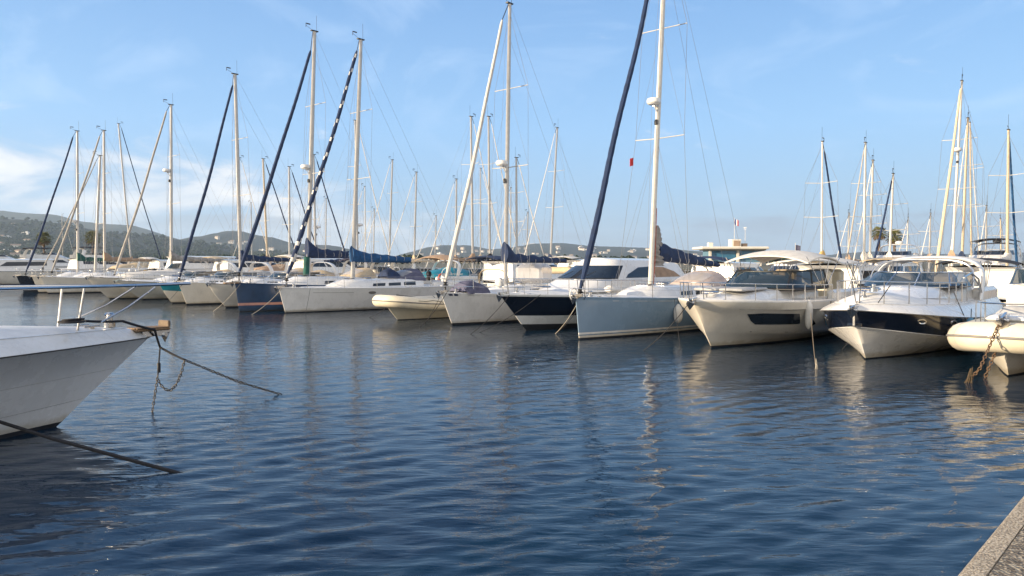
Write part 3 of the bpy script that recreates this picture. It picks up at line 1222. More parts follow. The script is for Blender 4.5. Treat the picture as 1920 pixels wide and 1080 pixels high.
def hill(name, prof, D, depth, rough=1.0, seed=0, back=1.0):
    pts = [(aty(px, py, D).x, aty(px, py, D).z) for px, py in prof]
    xs = np.linspace(pts[0][0], pts[-1][0], 260)
    zs = np.interp(xs, [p[0] for p in pts], [p[1] for p in pts])
    k = np.ones(5) / 5
    zs = np.convolve(np.pad(zs, 2, 'edge'), k, 'valid')
    NV = 34

    def H_(i, f):
        x = xs[i]
        if f <= 1:
            y = D - depth * (1 - f)
            g = f ** 1.15 * (1 - 0.0 * f)
        else:
            y = D + depth * back * (f - 1)
            g = max(0, 1 - (f - 1) * 1.2)
        nz = noise.fractal(Vector((x / 400 + seed, y / 400, 0)), 1.0, 2.0, 5) * zs[i] * 0.16 * rough
        nz2 = noise.noise(Vector((x / 22, y / 22, seed))) * 2.2 * rough
        edge = math.sin(math.pi * min(f, 1)) if f < 1 else 0
        return Vector((x, y, max(zs[i] * g + nz * (edge + 0.12) + nz2 * g, 0) + (1.0 if f <= 1 else -3)))
    rows = [[H_(i, f) for i in range(len(xs))] for f in [1.6 * j / NV for j in range(NV + 1)]]
    mb = MB()
    mb.grid(rows)
    o = mb.build(name, SCRUB, smooth=180, recalc=False)
    tag(o, kind='structure')

    def at(px, f):
        """point on the hill whose picture column is px and depth fraction f"""
        y = D - depth * (1 - f)
        x = (px - 960) / F * y
        i = int(np.clip((x - xs[0]) / (xs[-1] - xs[0]) * (len(xs) - 1), 0, len(xs) - 1))
        return H_(i, f)
    HILLS[name] = at
    return at


hill('hill_ridge', [(-900, 470), (-700, 430), (-400, 400), (-100, 391), (0, 394), (60, 400), (110, 402), (150, 415), (200, 419), (250, 421), (290, 434), (330, 447), (380, 456), (430, 468), (500, 490)], 3600, 1300, 1, 3)
hill('hill_near', [(-900, 430), (-500, 415), (-100, 404), (0, 409), (60, 413), (130, 420), (170, 430), (210, 437), (270, 441), (330, 449), (400, 459), (470, 470), (560, 479), (680, 486), (760, 490)], 1900, 1000, 1, 8)
hill('hill_middle', [(280, 486), (320, 458), (360, 447), (400, 438), (430, 433), (455, 434), (480, 441), (520, 447), (545, 455), (590, 459), (620, 460), (640, 463), (680, 474), (740, 489)], 3000, 1000, 1, 11)
hill('hill_low', [(740, 490), (770, 474), (800, 464), (830, 460), (880, 460), (920, 468), (960, 464), (1000, 457), (1060, 456), (1100, 461), (1200, 464), (1280, 469), (1340, 474), (1420, 482), (1500, 490)], 3600, 1100, 1, 17)
hill('hill_right', [(1480, 489), (1540, 480), (1570, 476), (1620, 472), (1660, 471), (1700, 475), (1800, 477), (1920, 473), (2100, 468), (2500, 455), (3000, 480)], 4200, 1100, 1, 23)


# ---- woodland clumps on the near hill and along the shore (uncountable: stuff)
def clumps(name, spots, m):
    rnd = random.Random(7)
    V, Fc = [], []
    for (p, r_) in spots:
        for _ in range(2):
            c = Vector(p) + Vector((rnd.uniform(-.5, .5) * r_, rnd.uniform(-.5, .5) * r_, rnd.uniform(0.1, .7) * r_))
            rr = r_ * rnd.uniform(0.5, 0.9)
            o = len(V)
            T_ = [(0, 0, 1), (.9, 0, .3), (.28, .86, .35), (-.73, .53, .2), (-.7, -.55, .3), (.3, -.85, .25), (0, 0, -.8)]
            a = rnd.random() * 6
            for t in T_:
                j = 1 + rnd.uniform(-.25, .25)
                V.append((c.x + rr * j * (t[0] * math.cos(a) - t[1] * math.sin(a)), c.y + rr * j * (t[0] * math.sin(a) + t[1] * math.cos(a)), c.z + rr * j * t[2] * 0.85))
            for q in ((0, 1, 2), (0, 2, 3), (0, 3, 4), (0, 4, 5), (0, 5, 1), (6, 2, 1), (6, 3, 2), (6, 4, 3), (6, 5, 4), (6, 1, 5)):
                Fc.append(tuple(o + k for k in q))
    me = bpy.data.meshes.new(name)
    me.from_pydata(V, [], Fc)
    me.materials.append(m)
    o = bpy.data.objects.new(name, me)
    COL.objects.link(o)
    return tag(o, kind='stuff')


WOOD = mat('woodland_leaves', (0.022, 0.034, 0.018), 0.95, var=0.35, vs=0.05, col2=(0.009, 0.016, 0.010), spec=0.1)
rnd = random.Random(1)
sp = []
for _ in range(5200):
    px = rnd.uniform(-330, 740)
    f = rnd.uniform(0.02, 1.0)
    if noise.noise(Vector((px / 40, f * 8, 0))) > 0.22:
        continue
    sp.append((HILLS['hill_near'](px, f), rnd.uniform(4, 8)))
tag(clumps('woodland', sp, WOOD), 'dark woodland of bushy trees covering the near hillside', 'woodland')
sp = []
for _ in range(1500):
    px = rnd.uniform(300, 1500)
    y = rnd.uniform(300, 900)
    if noise.noise(Vector((px / 60, y / 200, 3))) > 0.15:
        continue
    sp.append(((((px - 960) / F) * y, y, 1.8), rnd.uniform(2.0, 3.4)))
tag(clumps('shore_trees', sp, WOOD), 'low line of dark trees along the far shore behind the masts', 'trees')

# ---- houses
ROOFT = mat('roof_tiles', (0.27, 0.19, 0.14), 0.9, var=0.2, vs=0.3)
WINM = mat('house_window', (0.05, 0.06, 0.08), 0.3, var=0.1)


def make_house(kind, loc, rz, label, group):
    t = empty('house', loc, rz, label, 'house', group)
    wm = (WALLW, mat('wall_ochre', (0.50, 0.44, 0.36), 0.85, var=0.08, vs=0.5), mat('wall_pale_grey', (0.60, 0.60, 0.60), 0.85, var=0.06, vs=0.5))[kind]
    L, D_, Hh = ((13, 8, 5.5), (11, 8, 6.2), (17, 9, 4.2))[kind]
    m = MB()
    m.box((0, 0, Hh / 2 - 1.5), (L, D_, Hh + 3))
    m.build('wall', wm, t, smooth=0)
    m = MB()
    if kind == 2:
        m.box((0, 0, Hh + 0.15), (L + .8, D_ + .8, 0.3))
        m.box((2, 0.5, Hh + 1.3), (5, 4, 2.0))
        m.build('roof', wm, t, smooth=0)
    else:
        e = 0.5
        for sg in (1, -1):
            m.face([(-L / 2 - e, sg * (D_ / 2 + e), Hh - 0.2), (L / 2 + e, sg * (D_ / 2 + e), Hh - 0.2), (L / 2 + e, 0, Hh + 1.9), (-L / 2 - e, 0, Hh + 1.9)])
            m.face([(sg * (L / 2 + e), -D_ / 2 - e, Hh - 0.2), (sg * (L / 2 + e), D_ / 2 + e, Hh - 0.2), (sg * (L / 2 + e), 0, Hh + 1.9)])
        m.build('roof', ROOFT, t, smooth=0)
    for k in range(3):
        m = MB()
        m.box((-L / 3 + k * L / 3, -D_ / 2 - 0.03, Hh * 0.6), (1.5, 0.1, 1.5))
        m.build('window', WINM, t, smooth=0)
    return t


def copy_tree(o, parent=None):
    c = o.copy()
    COL.objects.link(c)
    c.parent = parent
    for ch in [x for x in o.children]:
        copy_tree(ch, c)
    return c


def houses(hn, spots, lab, grp, sc=(0.7, 1.5)):
    protos = {}
    for (px, f) in spots:
        kd = rnd.choice((0, 0, 1, 2))
        p = HILLS[hn](px, f)
        if kd not in protos:
            protos[kd] = make_house(kd, p, 0, lab[kd], grp)
            o = protos[kd]
        else:
            o = copy_tree(protos[kd])
            o['label'] = lab[kd]
        o.location = p
        o.rotation_euler = (0, 0, rnd.uniform(-.7, .7))
        s = rnd.uniform(*sc)
        o.scale = (s, s, s)


def scatter(n, x0, x1, f0, f1):
    return [(rnd.uniform(x0, x1), rnd.uniform(f0, f1)) for _ in range(n)]


K3 = ('small white house with a tiled roof ', 'small ochre house with a tiled roof ', 'small pale flat roofed villa ')
for (px, f, lb) in ((18, .62, 'pale house highest but one on the wooded slope at the left edge'),
                    (28, .85, 'pale house standing highest on the wooded slope at the far left'),
                    (8, .60, 'long pale house high on the slope, touching the left edge'),
                    (35, .45, 'house in mid slope between the left edge and the navy furled sail'),
                    (60, .55, 'house in mid slope right behind the navy furled sail'),
                    (58, .72, 'small house high above the dark hulled yacht\'s furled sail'),
                    (12, .33, 'house low on the slope near the left edge, lower of two'),
                    (45, .30, 'low house left of the first palm on the left shore'),
                    (14, .18, 'lowest house behind the flybridge yacht at the left edge'),
                    (34, .20, 'low house behind the far left motor yachts'),
                    (80, .45, 'house in mid slope above the first palm on the left'),
                    (5, .46, 'house cut by the left edge of the photo, mid slope'),
                    (100, .42, 'house just right of the first palm on the left'),
                    (70, .20, 'low house beside the trunk of the first palm on the left')):
    o = make_house(rnd.choice((0, 0, 1, 2)), HILLS['hill_near'](px, f), rnd.uniform(-.7, .7), lb, 'houses on the dark wooded hillside')
    s_ = rnd.uniform(.7, 1.2)
    o.scale = (s_, s_, s_)
houses('hill_ridge', [(225, .62), (228, .6), (232, .61)], [k + 'alone high on the left ridge' for k in K3], 'houses high on the left ridge', (1.2, 1.8))
houses('hill_middle', scatter(26, 400, 640, .1, .75), [k + 'on the hump of hill behind the navy sails' for k in K3], 'houses on the middle hill', (0.8, 1.4))
houses('hill_low', scatter(75, 780, 1320, .08, .85), [k + 'on the low blue hills across the bay' for k in K3], 'houses on the low hills', (0.8, 1.5))
houses('hill_right', scatter(16, 1560, 1920, .2, .8), [k + 'on the faint hill at the far right' for k in K3], 'houses on the faint right hill', (0.8, 1.4))

# ---- harbour office
D0 = 230.0


def X_(px):
    return aty(px, 490, D0).x


def Z_(py):
    return aty(960, py, D0).z


ho = empty('harbour_office', (X_(1372), D0, 1.2), 0, 'white harbour office with a flat overhanging roof and blue glass band', 'building')


def hb(name, x0, x1, y0, y1, z0, z1, m, parent=None, bev=0.0, rz=0):
    q = MB()
    q.box(((x0 + x1) / 2 - X_(1372), (y0 + y1) / 2, (z0 + z1) / 2 - 1.2), (x1 - x0, y1 - y0, z1 - z0), bev=bev)
    return q.build(name, m, parent or ho, smooth=30)


hb('ground_floor', X_(1322), X_(1428), 0, 9, 0.5, Z_(492), WALLW)
hb('upper_floor', X_(1331), X_(1434), 0.3, 8.5, Z_(492), Z_(469), mat('wall_blue_grey', (0.10, 0.20, 0.28), 0.5, var=0.1))
for a_, c_ in ((1334, 1379), (1387, 1410), (1412, 1434)):
    hb('window', X_(a_), X_(c_), 0.1, 0.26, Z_(486), Z_(470.5), GLASSB)
for a_ in (1331, 1383):
    hb('column', X_(a_) - 0.35, X_(a_) + 0.35, -0.5, 0.05, Z_(492), Z_(469), WALLW)
rf = hb('roof', X_(1312), X_(1437), -2.5, 10, Z_(467.5), Z_(462.5), WALLW, bev=0.2)
hb('roof_fascia', X_(1325), X_(1434), -1.2, 9, Z_(469.5), Z_(467.5), mat('fascia', (0.4, 0.36, 0.3), 0.7), rf)
st = hb('roof_structure', X_(1374), X_(1391), 1, 5, Z_(462.5), Z_(448.5), WALLW)
hb('opening', X_(1377), X_(1389), 0.9, 1.05, Z_(461), Z_(451), CTAN, st)
hb('chimney', X_(1332), X_(1340), 2, 4, Z_(462.5), Z_(454.5), WALLW)
hb('equipment_box', X_(1396), X_(1405), 2, 4, Z_(462.5), Z_(456), CTAN)


def pole_at(px, y0, y1, D, label, cols=None, fl=(2.2, 1.5), r=0.07):
    b0 = aty(px, y0, D)
    h = aty(px, y1, D).z - b0.z
    e = empty('flagpole', b0, 0, label, 'flagpole')
    m = MB()
    m.tube([(0, 0, 0), (0, 0, h)], lambda f: r * (1 - .4 * f), 8)
    m.ball((0, 0, h + r), r * 1.5, 8)
    m.build('pole', ALUW, e)
    if cols:
        flag(e, (0.05, 0, 0), h - 0.2, cols, *fl)
    return e


pole_at(1377, 448, 410, D0 + 2, 'white flagpole with a tricolour flag on the harbour office roof', [BLU, WHT, RED], (1.6, 1.8))
pole_at(1397, 456, 432, D0 + 2, 'short pole with a weather vane on the harbour office roof', None)
pole_at(1491, 488, 457, 130, 'white pole with a small dark pennant behind the cream bimini', [CPURP], (1.1, 1.0), 0.05)
mb = MB()
for k in range(4):
    a = k * math.pi / 2
    mb.bar((0, 0, 0), (0.5 * math.cos(a), 0.5 * math.sin(a), 0), 0.04)
mb.box((0, 0, 0.5), (0.9, 0.05, 0.35))
mb.bar((0, 0, -0.3), (0, 0, 0.6), 0.05)
o = mb.build('weather_vane', WHT)
o.location = aty(1397, 430, D0 + 2)
tag(o, 'small white weather vane above the harbour office roof', 'weather vane')


# ---- palms
LEAFM = mat('palm_leaf', (0.17, 0.17, 0.05), 0.6, var=0.3, vs=1.0, col2=(0.08, 0.09, 0.025))
DRYL = mat('palm_dry_skirt', (0.20, 0.13, 0.06), 0.9, var=0.25, vs=2)
TRUNK = mat('palm_trunk', (0.14, 0.09, 0.055), 0.95, var=0.3, vs=3, bump=0.05, bs=6)


def palm(px, yc, D, label, r=2.0, ybase=492, seed=0):
    b0 = aty(px, ybase, D)
    top_ = aty(px, yc, D).z
    e = empty('palm_tree', (b0.x, D, 1.0), seed, label, 'palm tree')
    h = top_ - 1.0
    rn = random.Random(seed)
    m = MB()
    m.tube([(0.25 * math.sin(2 * f / 10), 0.1 * f / 10, h * f / 10) for f in range(11)], lambda f: (0.34 - 0.10 * f) * (1 + 0.08 * math.sin(f * 90)) + (0.16 if f > 0.82 else 0), 10)
    m.build('trunk', TRUNK, e)
    m = MB()
    d = MB()
    for k in range(62):
        az_ = k * 2.399
        el_ = 1.25 - 2.3 * (k / 62) ** 1.1
        L_ = r * rn.uniform(0.85, 1.1)
        tgt = d if k > 50 else m
        c0 = Vector((0.2, 0.1, h))
        hd_ = Vector((math.cos(az_), math.sin(az_), 0))
        mid = c0 + hd_ * (L_ * 0.5 * math.cos(el_)) + Vector((0, 0, L_ * 0.5 * math.sin(el_)))
        side = Vector((-hd_.y, hd_.x, 0))
        up = Vector((0, 0, 1)) * math.cos(el_) - hd_ * math.sin(el_)
        tgt.bar(c0, mid, 0.035, 4)
        for q in range(13):
            a = -1.35 + 2.7 * q / 12
            dirv = (mid - c0).normalized() * math.cos(a) + side * math.sin(a)
            tip = mid + dirv * (L_ * 0.5 * (1 - 0.15 * abs(a))) + Vector((0, 0, -0.12 * L_ * (1 - abs(a) / 3) * rn.uniform(.6, 1.6)))
            pr = dirv.cross(up).normalized() * 0.06
            mm = mid.lerp(tip, 0.5) + up * 0.05
            tgt.face([mid, mm - pr, tip, mm + pr])
    m.build('crown', LEAFM, e, smooth=0, recalc=False)
    d.build('dry_skirt', DRYL, e, smooth=0, recalc=False)


palm(1648, 437, 160, 'taller fan palm, left of the pair behind the motor cruiser', 2.0, seed=1)
palm(1679, 444, 160, 'shorter fan palm, right of the pair behind the motor cruiser', 2.1, seed=2)
palm(85, 447, 200, 'fan palm in front of the dark hillside at the far left', 2.4, seed=3)
palm(176, 446, 200, 'bushy fan palm on the shore between the left masts', 2.6, seed=4)

# ---- pontoons between the rows
RO = Vector((9.43, 19.82, 0))
RD = Vector((-0.761, 0.648, 0))


def rowpt(px, s):
    """point on the line s metres astern of the near row's bows, in picture column px"""
    o = RO + Vector((-RD.y * -1 * 0 + math.sin(AX), math.cos(AX), 0)) * s
    r = ray(px, 490)
    r = Vector((r.x, r.y, 0))
    # o + RD*t = r*k
    det = RD.x * (-r.y) + r.x * RD.y
    t = (-o.x * (-r.y) - r.x * o.y) / det
    return o + RD * t


PLANK = mat('pontoon_planks', (0.24, 0.20, 0.16), 0.85, var=0.2, vs=3)
for s in (14.0, 42.0):
    mb = MB()
    a_ = RO + Vector((math.sin(AX), math.cos(AX), 0)) * s
    for t in range(-10, 90, 4):
        c = a_ + RD * (t + 2)
        mb.box((c.x, c.y, 0.35), (3.96, 2.2, 0.35), rz=math.atan2(RD.y, RD.x))
    tag(mb.build('pontoon', PLANK, smooth=0), kind='structure')

# ================================================================== BOATS
def coachroof(b, x0, x1, w_, h=0.34, back_h=0.42, wins=3, m=GEL, nose=2.3, strip=True, nm='coachroof'):
    """low cabin from x0 (nose) aft to x1"""
    zf = b.hull.top(x0)[1] + b.hull.crown * 0.7
    zb = b.hull.top(x1)[1] + b.hull.crown * 0.3
    xs = x0 - (x0 - x1) * 0.38
    c = Cab([(zb - 0.06, zf - 0.08, x1, xs, x0, w_, w_ * 0.86),
             (zb + back_h * 0.75, zf + 0.10, x1, xs - 0.15, x0 - 0.25, w_ * 0.93, w_ * 0.78),
             (zb + back_h * 0.95, zf + h * 0.8, x1, xs - 0.3, x0 - 0.75, w_ * 0.86, w_ * 0.68),
             (zb + back_h, zf + h, x1, xs - 0.35, x0 - 0.95, w_ * 0.80, w_ * 0.60)], nose)
    c.build(b, nm, m, crown=0.05)
    if strip:
        for u0, u1 in ((0.06, 0.17), (0.19, 0.29)) if wins == 2 else ((0.05, 0.12), (0.14, 0.21), (0.23, 0.30)):
            for sg in (0, 1):
                a_, e_ = (u0, u1) if sg == 0 else (1 - u1, 1 - u0)
                c.window(b, a_, e_, 0.14, 0.32, GLASS, n=5)
    z = zf + h + 0.04
    hatch(b, x0 - 1.5, z + 0.01, 0.5)
    hatch(b, xs - 0.5, z + 0.05, 0.4)
    return c


def cockpit(b, x1, L, w_, wheel=True, seats=True):
    zz = b.hull.top(x1 - 1)[1]
    for sg in (1, -1):
        m = MB()
        m.box(((x1 - L) / 2 - 0.2, sg * (w_ - 0.1), zz + 0.14), (L + x1 - 0.9, 0.28, 0.30), bev=0.06)
        m.build('coaming', GEL, b.e)
    if wheel:
        m = MB()
        m.torus((-L + 2.0, 0, zz + 0.65), 0.42, 0.016, (1, 0, 0.1), 20, 6)
        for k in range(3):
            a = k * math.pi / 3
            m.bar((-L + 2.0, 0.42 * math.cos(a), zz + 0.65 + 0.42 * math.sin(a)), (-L + 2.0, -0.42 * math.cos(a), zz + 0.65 - 0.42 * math.sin(a)), 0.01)
        m.build('wheel', STEEL, b.e)
        m = MB()
        m.box((-L + 2.2, 0, zz + 0.35), (0.25, 0.3, 0.8), bev=0.05)
        m.build('binnacle', GEL, b.e)
    if seats:
        pr = MB()
        for sg in (1, -1):
            y, z = b.hull.top(-L + 0.6)
            pr.tube([(-L + 1.6, sg * (y - .05), z), (-L + 1.6, sg * (y - .05), z + .62), (-L + 0.3, sg * (y - .15), z + .62), (-L + 0.2, sg * 0.35, z + .62)], 0.014, 6)
            pr.bar((-L + 0.3, sg * (y - .15), z), (-L + 0.3, sg * (y - .15), z + .62), 0.014)
        pr.build('stern_rail', STEEL, b.e)
        y, z = b.hull.top(-L + 0.6)
        m = MB()
        m.torus((-L + 0.9, -(y - .1), z + .38), .24, .055, (0.25, 1, 0), 16, 7)
        m.build('lifebuoy', ORNG if int(abs(b.O.x) * 7) % 2 else CORANGE, b.e)
        m = MB()
        m.lathe((-L + 0.5, y - .25, z + .55), [(.03, -.35), (.12, -.30), (.13, -.05), (.17, 0), (.17, .16), (.10, .24), (.02, .26)], 10)
        m.build('outboard_motor', CBLACK, b.e)


def sailboat(b, L=11.5, B=3.7, z=(1.35, 1.12, 1.15), over=0.4, mats=(GEL, ANTI), stripes=((0.06, 1),), mx=-4.4, mtop=(-4.8, 14.5), dz=None,
             sb=(0.0, 1.7), st=None, r=0.09, mmat=ALU, staymat=CBLUE, stay_r=0.09, spiral=None, bm=None, spreads=(0.42, 0.70), radar=None,
             hood=CBLUE, bim=None, wheel=True, det=True, roof=(-2.4, -7.6, 1.2, 0.34, 0.44), deck=DECK, ws=0.75, gear=True, hasstay=True, wob=0.03, lipmat=None, crown=0.09, wins=3):
    H_, mis = sail_hull(L, B, z[0], z[1], z[2], over, stripes, ws=ws)
    H_.build(b, list(mats), mis, deck, crown=crown, lipmat=lipmat, n=40 if gear else 20)
    coachroof(b, roof[0], roof[1], roof[2], roof[3], roof[4], strip=gear, wins=wins)
    if dz is None:
        dz = H_.top(mx)[1] + roof[3] + 0.05
    if st is None:
        st = (mtop[0] + 0.35, mtop[1] - 0.5)
    rig(b, mx, mtop, dz, sb, st, r, mmat, staymat, stay_r, spreads, 1.1, radar, -L + 0.2, spiral, wob, hasstay, det=det)
    if bm:
        boom(b, mx - 0.15, bm[0], bm[1], bm[2], bm[3], bm[4], bm[5], bm[6], seed=int(abs(b.O.x) * 3), drop=bm[7] if len(bm) > 7 else 0.0)
    if gear:
        rails(b, over - 1.3, -L + 1.6, 0.60, 6)
        anchor(b, over + 0.12, z[0] + 0.06, 0.8)
        cleats(b, (over - 0.9, -L * 0.5, -L + 1.0))
    else:
        rails(b, over - 1.3, -L + 1.6, 0.60, 5, two=False)
    cockpit(b, roof[1], L, roof[2] + 0.1, wheel=wheel and gear, seats=gear)
    if hood:
        zz = H_.top(roof[1])[1] + roof[4]
        sprayhood(b, roof[1] + 1.3, roof[1] - 0.2, roof[2] * 0.95, zz - 0.05, 0.62, hood)
    if bim:
        zz = H_.top(-L + 2)[1]
        bimini(b, roof[1] - 0.7, -L + 0.9, 1.3, zz + 0.3, zz + 2.0, bim)


def motor_rows(L, B, z, over, n_mid=True):
    zb, zm, zs = z
    h = B / 2
    rows = [dict(z=(-0.4, -0.5, -0.4), xb=-0.35, xs=-L + .3, w=h * .45, ws=h * .5, p=1.4),
            dict(z=(0, 0, 0), xb=0, xs=-L + .15, w=h * .74, ws=h * .8, p=1.6),
            dict(z=(0.08, 0.05, 0.05), xb=over * 0.07, xs=-L + .14, w=h * .76, ws=h * .82, p=1.65),
            dict(z=(zb * .36, .16, .12), xb=over * .42, xs=-L + .1, w=h * .87, ws=h * .86, p=2.3),
            dict(z=(zb * .40, .22, .18), xb=over * .47, xs=-L + .1, w=h * .90, ws=h * .87, p=2.4),
            dict(z=(zb * .66, zm * .55, zs * .55), xb=over * .74, xs=-L + .06, w=h * .955, ws=h * .9, p=3.0),
            dict(z=(zb * .88, zm * .86, zs * .86), xb=over * .93, xs=-L + .02, w=h * .99, ws=h * .92, p=3.5),
            dict(z=(zb, zm, zs), xb=over, xs=-L, w=h, ws=h * .92, p=3.8)]
    return rows


def cover_lump(b, name, x0, x1, w_, z0, h, m, seed=0, peak=0.45, drape=0.1):
    """canvas cover with ridges over a boat's cockpit or console"""
    mb = MB()
    rows = []
    n = 18
    for i in range(n + 1):
        f = i / n
        x = x0 + (x1 - x0) * f
        env = min(1, f / 0.10, (1 - f) / 0.08) ** 0.5 if 0 < f < 1 else 0
        pk = 1 - 0.5 * abs(f - peak) / max(peak, 1 - peak)
        ht = h * env * pk * (1 - 0.10 * abs(math.sin(f * math.pi * 4)))
        row = []
        for k in range(17):
            a = -1 + k / 8
            zz = z0 + ht * (1 - abs(a) ** 2.6) + 0.02 * noise.noise(Vector((x * 3, a * 4, seed)))
            row.append(Vector((x, a * w_ * (0.9 + 0.1 * env), zz - (drape if abs(a) == 1 else 0))))
        rows.append(row)
    mb.grid(rows)
    return mb.build(name, m, b.e, smooth=60)


def windscreen(b, lv, mull=(0.40, 0.60), gm=GLASSS, fm=STEEL, u0=0.04, u1=0.96, r=0.02, name='windscreen'):
    c = Cab(lv)
    g = MB()
    n = 40
    us = [u0 + (u1 - u0) * i / n for i in range(n + 1)]
    g.grid([[c.P(u, v) for u in us] for v in (0, 1)])
    ob = g.build(name, gm, b.e)
    f = MB()
    f.tube([c.P(u, 1) for u in us], r, 6)
    f.tube([c.P(u, 0) for u in us], r * 0.8, 6)
    for u in tuple(mull) + (u0, u1):
        f.bar(c.P(u, 0), c.P(u, 1), r, 6)
    f.build('screen_frame', fm, ob)
    return c


def arch(b, x, w_, z0, z1, dx=-0.5, r=0.10, m=GEL, name='radar_arch', ell=2.4, p=0.35):
    mb = MB()
    pts = arch_pts(x, w_, z0, z1, 20, dx, p)
    rings = []
    for i, q in enumerate(pts):
        a = pts[max(i - 1, 0)]
        c = pts[min(i + 1, 20)]
        d = (c - a).normalized()
        nx = Vector((1, 0, 0))
        ny = d.cross(nx).normalized()
        rings.append([q + nx * (r * ell * math.cos(t)) + ny * (r * 0.5 * math.sin(t)) for t in [2 * math.pi * k / 10 for k in range(10)]])
    mb.grid(rings, 0, True)
    return mb.build(name, m, b.e)


def motorboat(b, L=9.5, B=3.2, z=(1.25, 1.0, 0.95), over=1.3, style='cruiser', hullm=GEL, band=None, deck=DECK, canvas_=None, cover=None, fine=True, win=True, seed=0, topz=None, n=None):
    rows = motor_rows(L, B, z, over)
    H_ = Hull(rows)
    mats = [hullm, ANTI, band or hullm]
    H_.build(b, mats, [1, 1, 0, 0, 0, 2 if band else 0, 2 if band else 0], deck, crown=0.16, n=n or (34 if fine else 20), lip=0.05, lipmat=GREYR if not band else None)
    dz = lambda x: H_.top(x)[1]
    h = B / 2
    rails(b, over - 0.9, -L * 0.55, 0.5, 5, two=False, solid=True, r=0.013, bowx=over - 0.05)
    if style == 'cruiser':
        coachroof(b, -0.6, -L * 0.42, h * 0.78, 0.26, 0.34, wins=2, strip=win, nm='foredeck_cabin')
        zz = dz(-L * .4) + 0.36
        windscreen(b, [(zz, zz, -L * .62, -L * .42, -L * .30, h * .86, h * .76), (zz + .48, zz + .46, -L * .62, -L * .45, -L * .37, h * .80, h * .68)], gm=GLASSS)
        for sg in (1, -1):
            m = MB()
            m.box((-L * .72, sg * h * .82, dz(-L * .7) + 0.16), (L * .5, 0.22, 0.42), bev=0.08)
            m.build('coaming', GEL, b.e)
        m = MB()
        for sg in (1, -1):
            m.box((-L * .56, sg * h * .38, dz(-L * .5) + 0.25), (0.55, 0.55, 0.75), bev=0.1)
        m.build('helm_seat', CWHITE, b.e)
        arch(b, -L * .74, h * .86, dz(-L * .7) + 0.2, dz(-L * .7) + 1.5, 0.35, .06)
        if canvas_:
            bimini(b, -L * .46, -L * .78, h * .84, zz + 0.1, zz + 1.15, canvas_, droop=0.10)
        if cover:
            cover_lump(b, 'cockpit_cover', -L * .44, -L * .97, h * .88, dz(-L * .7) + 0.30, 0.75, cover, seed)
    elif style in ('hardtop', 'fly'):
        zb = dz(-L * .5) + 0.1
        c = Cab([(zb - .1, dz(-L * .15) + .05, -L * .86, -L * .36, -L * .10, h * .84, h * .72),
                 (zb + .45, dz(-L * .2) + .35, -L * .85, -L * .42, -L * .20, h * .80, h * .68),
                 (zb + 1.05, zb + 1.0, -L * .84, -L * .50, -L * .34, h * .72, h * .58),
                 (zb + 1.22, zb + 1.17, -L * .86, -L * .50, -L * .35, h * .74, h * .58)], 2.6)
        c.build(b, 'cabin', GEL, crown=0.10)
        for a_, e_ in ((0.315, 0.415), (0.425, 0.575), (0.585, 0.685)):
            c.window(b, a_, e_, .37, .64, GLASS, n=6)
        for a_, e_ in ((0.04, 0.14), (0.15, 0.29)):
            for sg in (0, 1):
                c.window(b, *((a_, e_) if not sg else (1 - e_, 1 - a_)), .39, .63, GLASS, n=4)
        if style == 'fly':
            z2 = zb + 1.22
            f = Cab([(z2, z2, -L * .84, -L * .56, -L * .42, h * .74, h * .64), (z2 + .55, z2 + .50, -L * .84, -L * .60, -L * .50, h * .74, h * .62), (z2 + .58, z2 + .53, -L * .84, -L * .60, -L * .51, h * .70, h * .58)], 2.4)
            f.build(b, 'flybridge', GEL, roof=False, back=False)
            windscreen(b, [(z2 + .55, z2 + .52, -L * .7, -L * .60, -L * .51, h * .7, h * .6), (z2 + .85, z2 + .8, -L * .7, -L * .63, -L * .55, h * .66, h * .56)], gm=GLASS, u0=.2, u1=.8)
            arch(b, -L * .80, h * .72, z2 + .4, z2 + 1.35, 0.4)
            m = MB()
            m.lathe((-L * .77, 0, z2 + 1.5), [(.1, -.12), (.26, -.08), (.28, .04), (.18, .12), (.02, .14)], 14)
            m.build('radar_dome', GEL, b.e)
            if canvas_:
                bimini(b, -L * .58, -L * .82, h * .7, z2 + .5, z2 + 1.6, canvas_, droop=.08)
        elif canvas_:
            bimini(b, -L * .84, -L * .99, h * .8, zb + .4, zb + 1.5, canvas_, droop=.08)
    elif style == 'open':
        m = MB()
        m.box((-L * .5, 0, dz(-L * .5) + 0.35), (0.9, 0.9, 0.9), bev=0.12)
        m.build('console', GEL, b.e)
        windscreen(b, [(dz(-3) + .75, dz(-3) + .75, -L * .56, -L * .48, -L * .44, .45, .42), (dz(-3) + 1.15, dz(-3) + 1.1, -L * .58, -L * .52, -L * .48, .4, .36)], gm=GLASSS, mull=())
        if canvas_:
            bimini(b, -L * .38, -L * .72, h * .78, dz(-3) + .2, dz(-3) + 1.75, canvas_, droop=.12)
        if cover:
            cover_lump(b, 'boat_cover', -0.2, -L * .96, h * .93, dz(-3) + 0.03, 0.7, cover, seed)
    if fine:
        anchor(b, over + 0.05, z[0] + 0.03, 0.6)
        cleats(b, (over - .7, -L * .5, -L + .6))
    if win:
        for t0 in (0.30, 0.40):
            for sg in (1, -1):
                m = MB()
                patch(lambda u, v: H_.P(u, v, sg), [(t0 + .016 * math.cos(a), .84 + .028 * math.sin(a)) for a in [2 * math.pi * k / 14 for k in range(14)]], .01, m)
                m.build('porthole', GLASS, b.e)
    return H_


